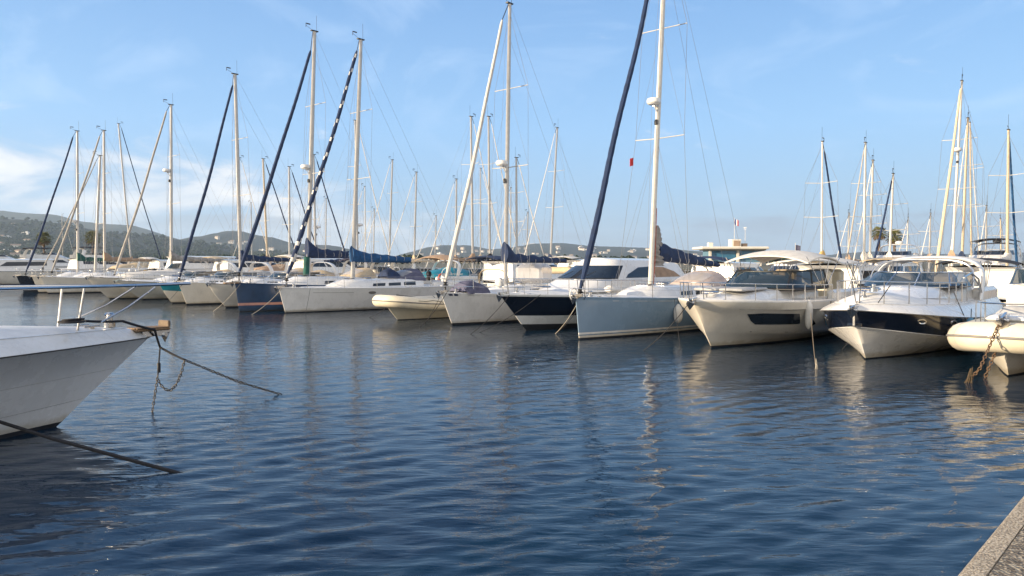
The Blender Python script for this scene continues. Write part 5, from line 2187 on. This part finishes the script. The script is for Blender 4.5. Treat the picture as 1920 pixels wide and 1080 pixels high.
cZ = Cab([(1.5, 1.6, -10, -5.5, -3.2, 1.4, 1.3), (1.8, 1.75, -10, -6, -4.2, 1.35, 1.2), (2.5, 2.4, -10, -7, -6, 1.1, 1.0)], 2.5)
cZ.build(bZ, 'cabin', GEL, crown=.1)
cZ.window(bZ, .32, .68, .52, .92, GLASS, 'windscreen')


# ------------------------------------------------ rest of the near row, running away to the left
def row1(px, s=0.0):
    return rowpt(px, s)


MG = 'motor boats moored in the near row'
b = Boat('motor_boat', 'cream cabin motor boat tucked in left of the dark blue sailing yacht', 'motor boat', onz(424, 577), group=MG)
motorboat(b, 9.0, 3.1, (1.35, 1.1, 1.0), 1.0, 'cruiser', GELC, cover=CBEIGE, seed=3)
b = Boat('motor_boat', 'cream motor boat with a teal painted bow beside the cream sailing yacht', 'motor boat', onz(323, 569), group=MG)
motorboat(b, 8.5, 3.0, (1.25, 1.05, 1.0), .75, 'cruiser', GELC, band=TEAL, cover=CLIGHT, seed=5)
b = Boat('motor_boat', 'open cream motor boat with a flared bow left of the teal bowed boat', 'motor boat', onz(268, 562), group=MG)
motorboat(b, 8.5, 3.1, (1.3, 1.05, 1.0), 1.7, 'cruiser', GELC, cover=CBEIGE, seed=8)
b = Boat('motor_boat', 'cream motor boat with a rounded bow and thin dark hull lines at far left', 'motor boat', rowpt(205, 0), group=MG)
motorboat(b, 9, 3.3, (1.5, 1.3, 1.2), 1.4, 'open', GELC, cover=CWHITE, seed=11)


def front_sail(label, bowpx, stempx, mbase, mtop, staymat, hull=(GELC, ANTI), stripes=((.09, 1),), cover=None, hood=None, stay_r=.10, mmat=ALU, radar=None, L=11, over=.5, z=(1.35, 1.15, 1.15)):
    M = rowpt(mbase, 4.6)
    b = Boat('sailing_yacht', label, 'sailing yacht', M + Vector((-math.sin(AX), -math.cos(AX), 0)) * 4.3, group=SG)
    lx, lz = b.cp(*mtop)
    sb = b.cp(*bowpx)
    sailboat(b, L, 3.6, z, over, hull, stripes, -4.3, (lx, lz), None, (min(max(sb[0], -.3), .5), max(sb[1], 1.6)), None, .11, mmat, staymat, stay_r,
             bm=(2.7, -8.2, 2.65, cover, .36, .12, .4) if cover else None, hood=hood, det=True, radar=radar)
    return b


front_sail('white sailing yacht with pale furled sail leaning across the thin leaning mast', (215, 515), 222, 321, (321, 197), mat('furled_pale', (.40, .37, .33), .85), cover=CGREY, radar=9.3)
front_sail('cream sailing yacht with a pale furled headsail and tan cover, second mast pair at left', (120, 509), 130, 196, (195, 245), mat('furled_pale', (.40, .37, .33)), cover=CTAN)
front_sail('cream sailing yacht with slim pale headsail just left of the tan covered yacht', (89, 502), 98, 178, (188, 292), mat('furled_pale', (.40, .37, .33)), cover=None, stay_r=.06, L=10)
front_sail('dark hulled sailing yacht with a long navy furled headsail at the far left', (48, 512), 60, 146, (145, 246), CBLUE, hull=(NAVY, ANTI), cover=CGREEN, radar=6.2)

# ------------------------------------------------ boats of the rows behind
BG = 'sailing yachts in the rows behind'


def back_sail(label, px, ptop, ytop, s, face=1, staymat=None, cover=None, hull=GEL, hood=None, mmat=ALU, L=11, r=.11, spreads=(.45, .7), stay_r=.08, radar=None, bim=None, deckz=1.2):
    """face 1: bow away from the camera; -1: bow towards it"""
    M = rowpt(px, s)
    ang = AX + (math.pi if face == 1 else 0)
    a = Vector((math.sin(ang), math.cos(ang), 0))
    b = Boat('sailing_yacht', label, 'sailing yacht', M - a * 4.2, ang, BG)
    lx, lz = b.cp(ptop, ytop)
    lx = min(max(lx, -6.2), -2.6)
    sailboat(b, L, 3.5, (1.35, 1.1, 1.1), .5, (hull, ANTI), ((.08, 1),), -4.2, (lx, lz), None, (0.1, 1.6), None, r, mmat, staymat or CWHITE, stay_r if staymat else .045,
             bm=(2.6, -8.0, 2.6, cover, .34, .12, .35), hood=hood, det=True, gear=False, spreads=spreads, radar=radar, bim=bim)
    return b


LATE = []
PALE = mat('furled_pale', (.40, .37, .33))
S2, S3, S4 = 22.4, 34.0, 51.5
for q_ in ((472, 471, 380, S4, 'sailing yacht with low distant mast left of the dark blue yacht\'s mast'),
           (610, 612, 372, S4, 'sailing yacht with low distant mast right of the dark blue yacht\'s mast'),
           (700, 702, 392, S4, 'sailing yacht with the lowest distant mast right of the striped sail yacht'),
           (957, 958, 352, S4, 'sailing yacht with distant mast touching the number 25 yacht\'s tall mast'),
           (987, 990, 398, S4, 'sailing yacht with low distant mast above the number 25 yacht\'s boom'),
           (1590, 1592, 400, S4, 'sailing yacht with low distant mast behind the cream yacht\'s aft canopy'),
           (1742, 1745, 400, S4, 'sailing yacht with low distant mast left of the tallest golden mast'),
           (1848, 1850, 386, S4, 'sailing yacht with low distant mast left of the blue furled sail'),
           (815, 818, 405, S4, 'sailing yacht with low distant mast above the cream inflatable boat')):
    LATE.append(q_)
for q_ in LATE:
    back_sail(q_[4], q_[0], q_[1], q_[2], q_[3], -1, None, random.Random(q_[0]).choice((CTAN, CBLUE, CWHITE)), L=9, r=.09)
back_sail('sailing yacht with strongly leaning mast and dark sloping furled sail at the left', 247, 222, 232, S2, 1, CBLUE, CTAN, mmat=ALU)
back_sail('sailing yacht with slim mast touching the cream yacht\'s tall mast', 449, 448, 296, S2, 1, None, CBLUE)
back_sail('sailing yacht with leaning golden mast left of the dark blue yacht\'s mast', 502, 493, 298, S2, 1, CBLUE, CTAN, mmat=WOODM)
back_sail('sailing yacht with short pale mast just left of the dark blue yacht\'s mast', 543, 542, 313, S2, 1, CBLUE, CBLUE)
back_sail('sailing yacht with pale mast and dark stay seen right behind the dark blue yacht\'s mast', 592, 588, 290, S2, 1, CBLUE, None, radar=6.0)
back_sail('sailing yacht whose mast stands close behind the striped sail yacht\'s mast', 671, 666, 226, S2, 1, None, CBLUE, radar=6)
back_sail('sailing yacht with thin white mast just right of the striped sail yacht\'s mast', 686, 684, 350, S3, -1, None, CTAN, mmat=ALUW, L=9, r=.07)
back_sail('sailing yacht with bare grey mast right of the bright blue boom cover\'s mast', 729, 736, 300, S3, -1, None, CPURP)
back_sail('sailing yacht with bare grey mast, second of two right of the bright blue boom', 776, 781, 323, S3, -1, None, CBEIGE)
back_sail('sailing yacht with short mast left of the white furled headsail', 854, 856, 336, S3, -1, None, CTAN, L=9)
back_sail('sailing yacht with tall mast crossing the white furled headsail', 887, 883, 219, S2, 1, None, CTAN)
back_sail('sailing yacht with short dark mast between two tall ones behind the yacht numbered 25', 901, 901, 316, S3, 1, None, CBEIGE, L=9, r=.07)
back_sail('sailing yacht with tall slender mast just left of the mast of the yacht numbered 25', 919, 916, 219, S2 + 2, 1, None, CBLACK)
back_sail('sailing yacht with short mast just right of the mast of the yacht numbered 25', 969, 968, 296, S2 + 4, 1, None, CBLUE)
back_sail('sailing yacht with right leaning mast alone between the two big furled sails', 1031, 1045, 240, S3, -1, None, CBLUE, stay_r=.05)
back_sail('sailing yacht with pale mast and sloping navy stay behind the cream motor yacht', 1541, 1542, 266, S2 + 4, 1, CBLUE, CORANGE, mmat=ALUW, r=.08)
back_sail('sailing yacht with tall thin pale mast left of the palms', 1620, 1623, 268, S3, -1, PALE, CWHITE, mmat=ALUW, stay_r=.06)
back_sail('sailing yacht with thick pale mast directly left of the palms', 1630, 1637, 301, S3 + 3, -1, None, CWHITE, mmat=ALUW, r=.11)
back_sail('sailing yacht with pale mast between the two palms and dark sloping stay', 1667, 1675, 326, S3 + 1, -1, CBLUE, CWHITE, mmat=ALUW, r=.10)
back_sail('sailing yacht with the tallest golden mast at right and a radar dome on it', 1784, 1809, 157, S3 - 3, -1, WOODM, CTAN, mmat=ALUW, radar=9.5, r=.10, stay_r=.10)
back_sail('sailing yacht with golden mast right of the tallest one', 1803, 1815, 222, S3 + 3, -1, None, CBLUE, mmat=WOODM)
back_sail('sailing yacht with short golden mast behind the white arch at right', 1822, 1812, 225, S4, 1, None, CWHITE, mmat=WOODM, r=.08)
back_sail('sailing yacht with pale mast and vivid blue furled sail near the right edge', 1889, 1891, 244, S3 - 2, 1, CROYAL, CWHITE, mmat=WOODM, r=.11)
back_sail('small sailing yacht with short pale mast left of the one with the blue furled sail', 1878, 1876, 410, S4, 1, None, None, mmat=WOODM, L=9, r=.07)
back_sail('small sailing yacht with thin short mast right of the palms', 1699, 1703, 408, S4, -1, None, None, mmat=ALUW, L=9, r=.06)
back_sail('sailing yacht with slim mast beyond the crossing furled sails at the left', 118, 116, 402, S4 + 20, 1, None, CBLUE, L=9, r=.07)

MB2 = 'motor boats in the rows behind'


def back_motor(label, px, s, face=1, L=10, B=3.4, style='cruiser', cv=None, cover=None, hull=GEL, z=(1.3, 1.1, 1.05), over=1.2, seed=0, band=None):
    ang = AX + (math.pi if face == 1 else 0)
    a = Vector((math.sin(ang), math.cos(ang), 0))
    P_ = rowpt(px, s)
    b = Boat('motor_boat', label, 'motor boat', P_ - a * (L / 2), ang, MB2)
    motorboat(b, L, B, z, over, style, hull, band, canvas_=cv, cover=cover, fine=False, win=False, seed=seed)
    return b


back_motor('flybridge motor yacht with dark wraparound windows at the far left', 112, 23, 1, 15, 4.6, 'fly', z=(2.0, 1.8, 1.7), over=2.0, cv=CBLACK)
back_motor('white flybridge yacht half cut by the left edge of the photo', 18, 23, 1, 14, 4.4, 'fly', z=(1.8, 1.6, 1.5), over=1.8)
back_motor('low white motor yacht in the near row at the extreme left', 5, 5, -1, 13, 4.2, 'hardtop', hull=GELC, z=(1.7, 1.5, 1.4), over=1.8)
back_motor('white motor yacht under a long pale cover behind the crossing furled sails', 205, 21, 1, 13, 4.2, 'fly', cv=CBLACK, z=(1.8, 1.6, 1.5), over=1.8)
back_motor('motor boat under a beige ridge cover between leaning mast and cream mast', 285, 20.5, 1, 10, 3.6, 'cruiser', cover=CBEIGE, z=(1.7, 1.5, 1.4), seed=2)
back_motor('motor boat under a pale cover just left of the cream yacht\'s furled sail', 345, 20.5, 1, 10, 3.5, 'hardtop', cv=CWHITE, z=(1.6, 1.4, 1.3), seed=4)
back_motor('big white motor yacht with a rounded roof left of the cream yacht\'s mast', 408, 21, 1, 14, 4.4, 'hardtop', z=(1.9, 1.8, 1.7), over=1.8)
back_motor('white hardtop boat with beige canopy behind the dark blue yacht\'s furled sail', 480, 20, 1, 11, 3.6, 'hardtop', cv=CBEIGE, z=(1.6, 1.4, 1.3))
back_motor('boat under a slate grey cover left of the dark blue yacht\'s boom', 560, 20, 1, 10, 3.5, 'cruiser', cover=CTAN, z=(1.5, 1.4, 1.3), seed=6)
back_motor('white cruiser with pale arched canopy behind the dark blue yacht\'s boom', 625, 20.5, 1, 11, 3.7, 'hardtop', cv=CWHITE, z=(1.7, 1.5, 1.4))
back_motor('white cruiser with a slate bimini behind the bright blue boom cover', 705, 19.5, 1, 10, 3.4, 'cruiser', cv=CPURP, z=(1.4, 1.3, 1.2))
back_motor('motor boat with tan bimini right of the bright blue boom cover', 752, 19.5, 1, 9, 3.2, 'cruiser', cv=CTAN, z=(1.4, 1.2, 1.2))
back_motor('motor boat with ochre bimini above the cream inflatable boat', 790, 19, 1, 9, 3.2, 'cruiser', cv=CBEIGE, z=(1.4, 1.2, 1.2))
back_motor('motor boat with teal cover left of the number 25 yacht\'s mast', 872, 19.5, 1, 9, 3.2, 'cruiser', cover=TEAL, z=(1.3, 1.2, 1.1), seed=7)
back_motor('white cruiser with clear screens right of the number 25 yacht\'s mast', 1000, 20, 1, 11, 3.6, 'hardtop', cv=CBLUE, z=(1.5, 1.3, 1.2))
back_motor('white flybridge boat showing above the navy motor yacht\'s roof', 1115, 36, 1, 11, 3.6, 'hardtop', cv=CWHITE, z=(1.6, 1.4, 1.3))
back_motor('white cruiser with black canopy below the slate yacht\'s boom', 1292, 19.5, 1, 10, 3.6, 'cruiser', cv=CBLACK, z=(1.35, 1.2, 1.15))
back_motor('motor boat with navy bimini behind the cream yacht\'s windscreen', 1385, 21.5, 1, 10, 3.4, 'hardtop', cv=CBLUE, z=(1.35, 1.2, 1.15))
back_motor('white hardtop cruiser between the cream yacht and the navy banded cruiser', 1600, 18.5, 1, 11, 3.7, 'hardtop', cv=CWHITE, z=(1.2, 1.1, 1.05))
back_motor('cruiser with long cream bimini behind the navy banded cruiser\'s windscreen', 1690, 23, 1, 11, 3.6, 'cruiser', cv=CBEIGE, z=(1.3, 1.2, 1.1))
back_motor('dark canopied boat between the navy banded cruiser and the right inflatable', 1868, 18.5, 1, 10, 3.6, 'hardtop', cv=CBLACK, hull=GELC, z=(1.15, 1.05, 1.0))
back_motor('white flybridge cruiser with black bimini at the right behind the masts', 1855, 38, -1, 11, 3.8, 'fly', cv=CBLACK, z=(1.4, 1.2, 1.2))
back_motor('white flybridge cruiser behind the palms\' feet', 1665, 38, -1, 11, 3.8, 'fly', cv=None, z=(1.3, 1.2, 1.2))
back_motor('white cruiser far behind the black canopy', 1480, 38, -1, 10, 3.6, 'hardtop', cv=CORANGE, z=(1.4, 1.2, 1.2))

# ------------------------------------------------ fenders
def side_pt(b, px, py):
    t, v = b.uv(lambda u, v: b.hull.P(u, v, 1), px, py, .02, .95, .2, 1)
    return b.hull.P(t, v, 1)


for b, px, py, L_, r_, m_, lab in ((bD, 1263, 588, .55, .16, FEND, 'short white fender hanging at the bow side of the slate blue yacht'),
                                   (bC, 1508, 590, .78, .12, FEND, 'long white fender hanging beside the black hull window'),
                                   (bC, 1546, 594, .62, .17, FENDB, 'blue topped fender hanging between the two motor cruisers'),
                                   (bB, 1803, 612, .35, .20, FENDB, 'round blue fender hanging low at the navy band')):
    q = side_pt(b, px, py)
    fender(b, px, py, q.y + r_ + .02, q.x, q.z, L_, r_, m_, lab, rope=max(.15, 1.2 - q.z - L_ / 2 + .1))

# ------------------------------------------------ mooring lines and chains
def ML(b, lp, wpx, lab, m=ROPE, r=.014, sag=.12):
    a = b.W(lp)
    c = onz(*wpx, z=-.03)
    line('mooring_line', [a, c], r * .72, m, lab, 'rope', sag)


ML(bD, (.1, .15, 1.45), (1040, 627), 'pale mooring rope dropping left from the slate blue yacht\'s bow ring', ROPE, .016)
ML(bD, (.05, .3, 1.45), (1046, 622), 'darker mooring rope close behind the pale one at the slate blue bow', ROPED, .014)
ML(bC, (1.8, .2, 1.45), (1204, 659), 'dark mooring rope slanting from the cream motor yacht\'s bow to the water', ROPED, .016)
ML(bD, (-3.2, 1.75, 1.3), (1276, 657), 'thin dark rope hanging straight down beside the white fender', ROPED, .012, .05)
ML(bF, (.5, .2, 1.35), (786, 614), 'dark mooring rope from the bow of the yacht numbered 25', ROPED, .016)
ML(bF, (.4, -.2, 1.35), (796, 606), 'second rope from the bow of the yacht numbered 25', ROPED, .013)
ML(bE, (1.3, .3, 1.4), (880, 628), 'mooring rope crossing the hull of the yacht numbered 25', ROPED, .015)
ML(bE, (.4, 1.0, 1.4), (896, 625), 'lower rope crossing the hull of the yacht numbered 25', ROPED, .013)
ML(bH, (.3, .2, 1.25), (470, 591), 'pale double rope from the long white yacht\'s bow', ROPE, .02)
ML(bH, (-.8, 1.0, 1.25), (572, 592), 'dark rope hanging across the long white yacht\'s hull', ROPED, .012, .05)
ML(bG, (.5, .3, .9), (690, 596), 'dark mooring rope left of the cream inflatable boat', ROPED, .014)
ML(bI, (.1, .3, 1.45), (398, 585), 'pale mooring rope left of the dark blue yacht', ROPE, .015)
ML(bK, (.3, .2, 1.3), (305, 573), 'dark mooring rope left of the cream sailing yacht', ROPED, .014)
ML(bB, (.9, .8, 2.0), (1578, 657), 'dark rope slanting across the navy band of the cruiser', ROPED, .016, .04)
ML(bB, (.0, -1.45, 1.15), (1530, 692), 'pale fraying rope reaching the water left of the navy banded cruiser', mat('rope_brown', (.22, .18, .13), .9, var=.2, vs=30), .012, .1)
line('mooring_line', [bB.W((-2.8, 1.5, 1.75)), bB.W((-2.4, 1.92, .9)), bB.W((-2.2, 1.95, .3))], .012, ROPED, 'thin dark rope hanging beside the right porthole', 'rope')
c_ = onz(1531, 692)
m = MB()
for k in range(7):
    a = k * .9
    m.tube([(-.02, 0, .26 - .02 * k), (.02 * math.cos(a), .02 * math.sin(a), .1), (.035 * math.cos(a), .035 * math.sin(a), -.05)], .007, 5)
o = m.build('frayed_rope_end', ROPE)
o.location = c_
tag(o, 'frayed knot of pale rope standing in the water left of the navy banded cruiser', 'rope')

chain('chain', [bA.W((.9, -.05, 1.30)), onz(1838, 690, .35), onz(1812, 720, -.05)], .055, .012, RUST, 'rusty chain hanging in front of the right inflatable boat\'s bow')
chain('chain', [bA.W((.9, .1, 1.30)), onz(1845, 712, -.05)], .055, .012, RUST, 'second rusty chain close beside the first at the right inflatable boat')
o0 = onz(1815, 718)
m = MB()
rnd2 = random.Random(3)
for k in range(13):
    a = k * 2.4
    h_ = rnd2.uniform(.03, .25)
    m.tube([(0.03 * math.cos(a) + .06, .03 * math.sin(a), h_ + .1), (.04 * math.cos(a) + .03, .05 * math.sin(a), h_ * .6), (.09 * math.cos(a), .09 * math.sin(a), -.05)], .008, 5)
o = m.build('weed_tangle', mat('rope_weed', (.09, .065, .038), .95, var=.3, vs=20))
o.location = o0
tag(o, 'tangle of brown weedy rope where the rusty chain meets the water', 'rope')

# near boat: bow rope, chains
pt = bZ.W((.25, -.45, 1.67))
tip = bZ.W((1.55, -.18, 1.42))
g1 = aty(347, 675, 13.0)
g2 = onz(531, 741, -.02)
line('mooring_line', [pt, bZ.W((.9, -.35, 1.62)), tip, aty(300, 651, 13.15), g1], .021, ROPED, 'thick black rope over the bow of the near boat at left', 'rope', .01)
chain('chain', [g1, g1.lerp(g2, .5) - Vector((0, 0, .05)), g2], .034, .009, CHAIN, 'taut chain running from the black bow rope down into the water')
h1 = aty(300, 653, 13.1)
h2 = aty(296, 703, 13.0)
line('hanging_rope', [h1, h2], .014, ROPED, 'short black rope hanging from the near boat\'s bow rope', 'rope')
m = MB()
m.tube([(0, 0, .0), (0, 0, -.17)], lambda f: .03, 8)
o = m.build('rope_snubber', BLACK)
o.location = h1.lerp(h2, .55)
tag(o, 'black rubber snubber on the hanging rope', 'snubber')
chain('chain', [h2, onz(285, 776, -.02)], .034, .009, CHAIN, 'chain hanging straight down into the water under the near bow rope')
lp = [aty(346, 676, 13.0)]
for k in range(1, 9):
    f = k / 8
    x = 346 + (296 - 346) * f
    y = 676 + (712 - 676) * f + 42 * math.sin(math.pi * f) ** .8 * (1 - .25 * f)
    lp.append(aty(x, y, 13.0))
chain('chain', lp, .034, .009, CHAIN, 'slack loop of chain under the near bow rope')
line('mooring_line', [onz(-60, 772, .45), onz(100, 823, .32), onz(345, 890, -.02)], .026, ROPED, 'black rope running into the water at the lower left', 'rope', .0)
line('mooring_line', [onz(345, 889, 0.0), onz(331, 898, -.03)], .016, ROPED, 'short tail of the black rope at the lower left', 'rope', .0)

# ================================================================== AIR
hz = MB()
hz.v = [(x, y, z) for x in (-7600, 7600) for y in (-7600, 7600) for z in (-7.5, 330)]
hz.f = [(0, 1, 3, 2), (4, 6, 7, 5), (0, 4, 5, 1), (2, 3, 7, 6), (0, 2, 6, 4), (1, 5, 7, 3)]
hm = bpy.data.materials.new('haze')
hm.use_nodes = True
for n_ in list(hm.node_tree.nodes):
    if n_.type == 'BSDF_PRINCIPLED':
        hm.node_tree.nodes.remove(n_)
pv = hm.node_tree.nodes.new('ShaderNodeVolumePrincipled')
pv.inputs['Color'].default_value = (0.62, 0.80, 1.0, 1)
pv.inputs['Density'].default_value = 0.00013
pv.inputs['Anisotropy'].default_value = 0.2
hm.node_tree.links.new(pv.outputs[0], [n_ for n_ in hm.node_tree.nodes if n_.type == 'OUTPUT_MATERIAL'][0].inputs['Volume'])
tag(hz.build('haze', hm, smooth=0, recalc=False), kind='stuff')
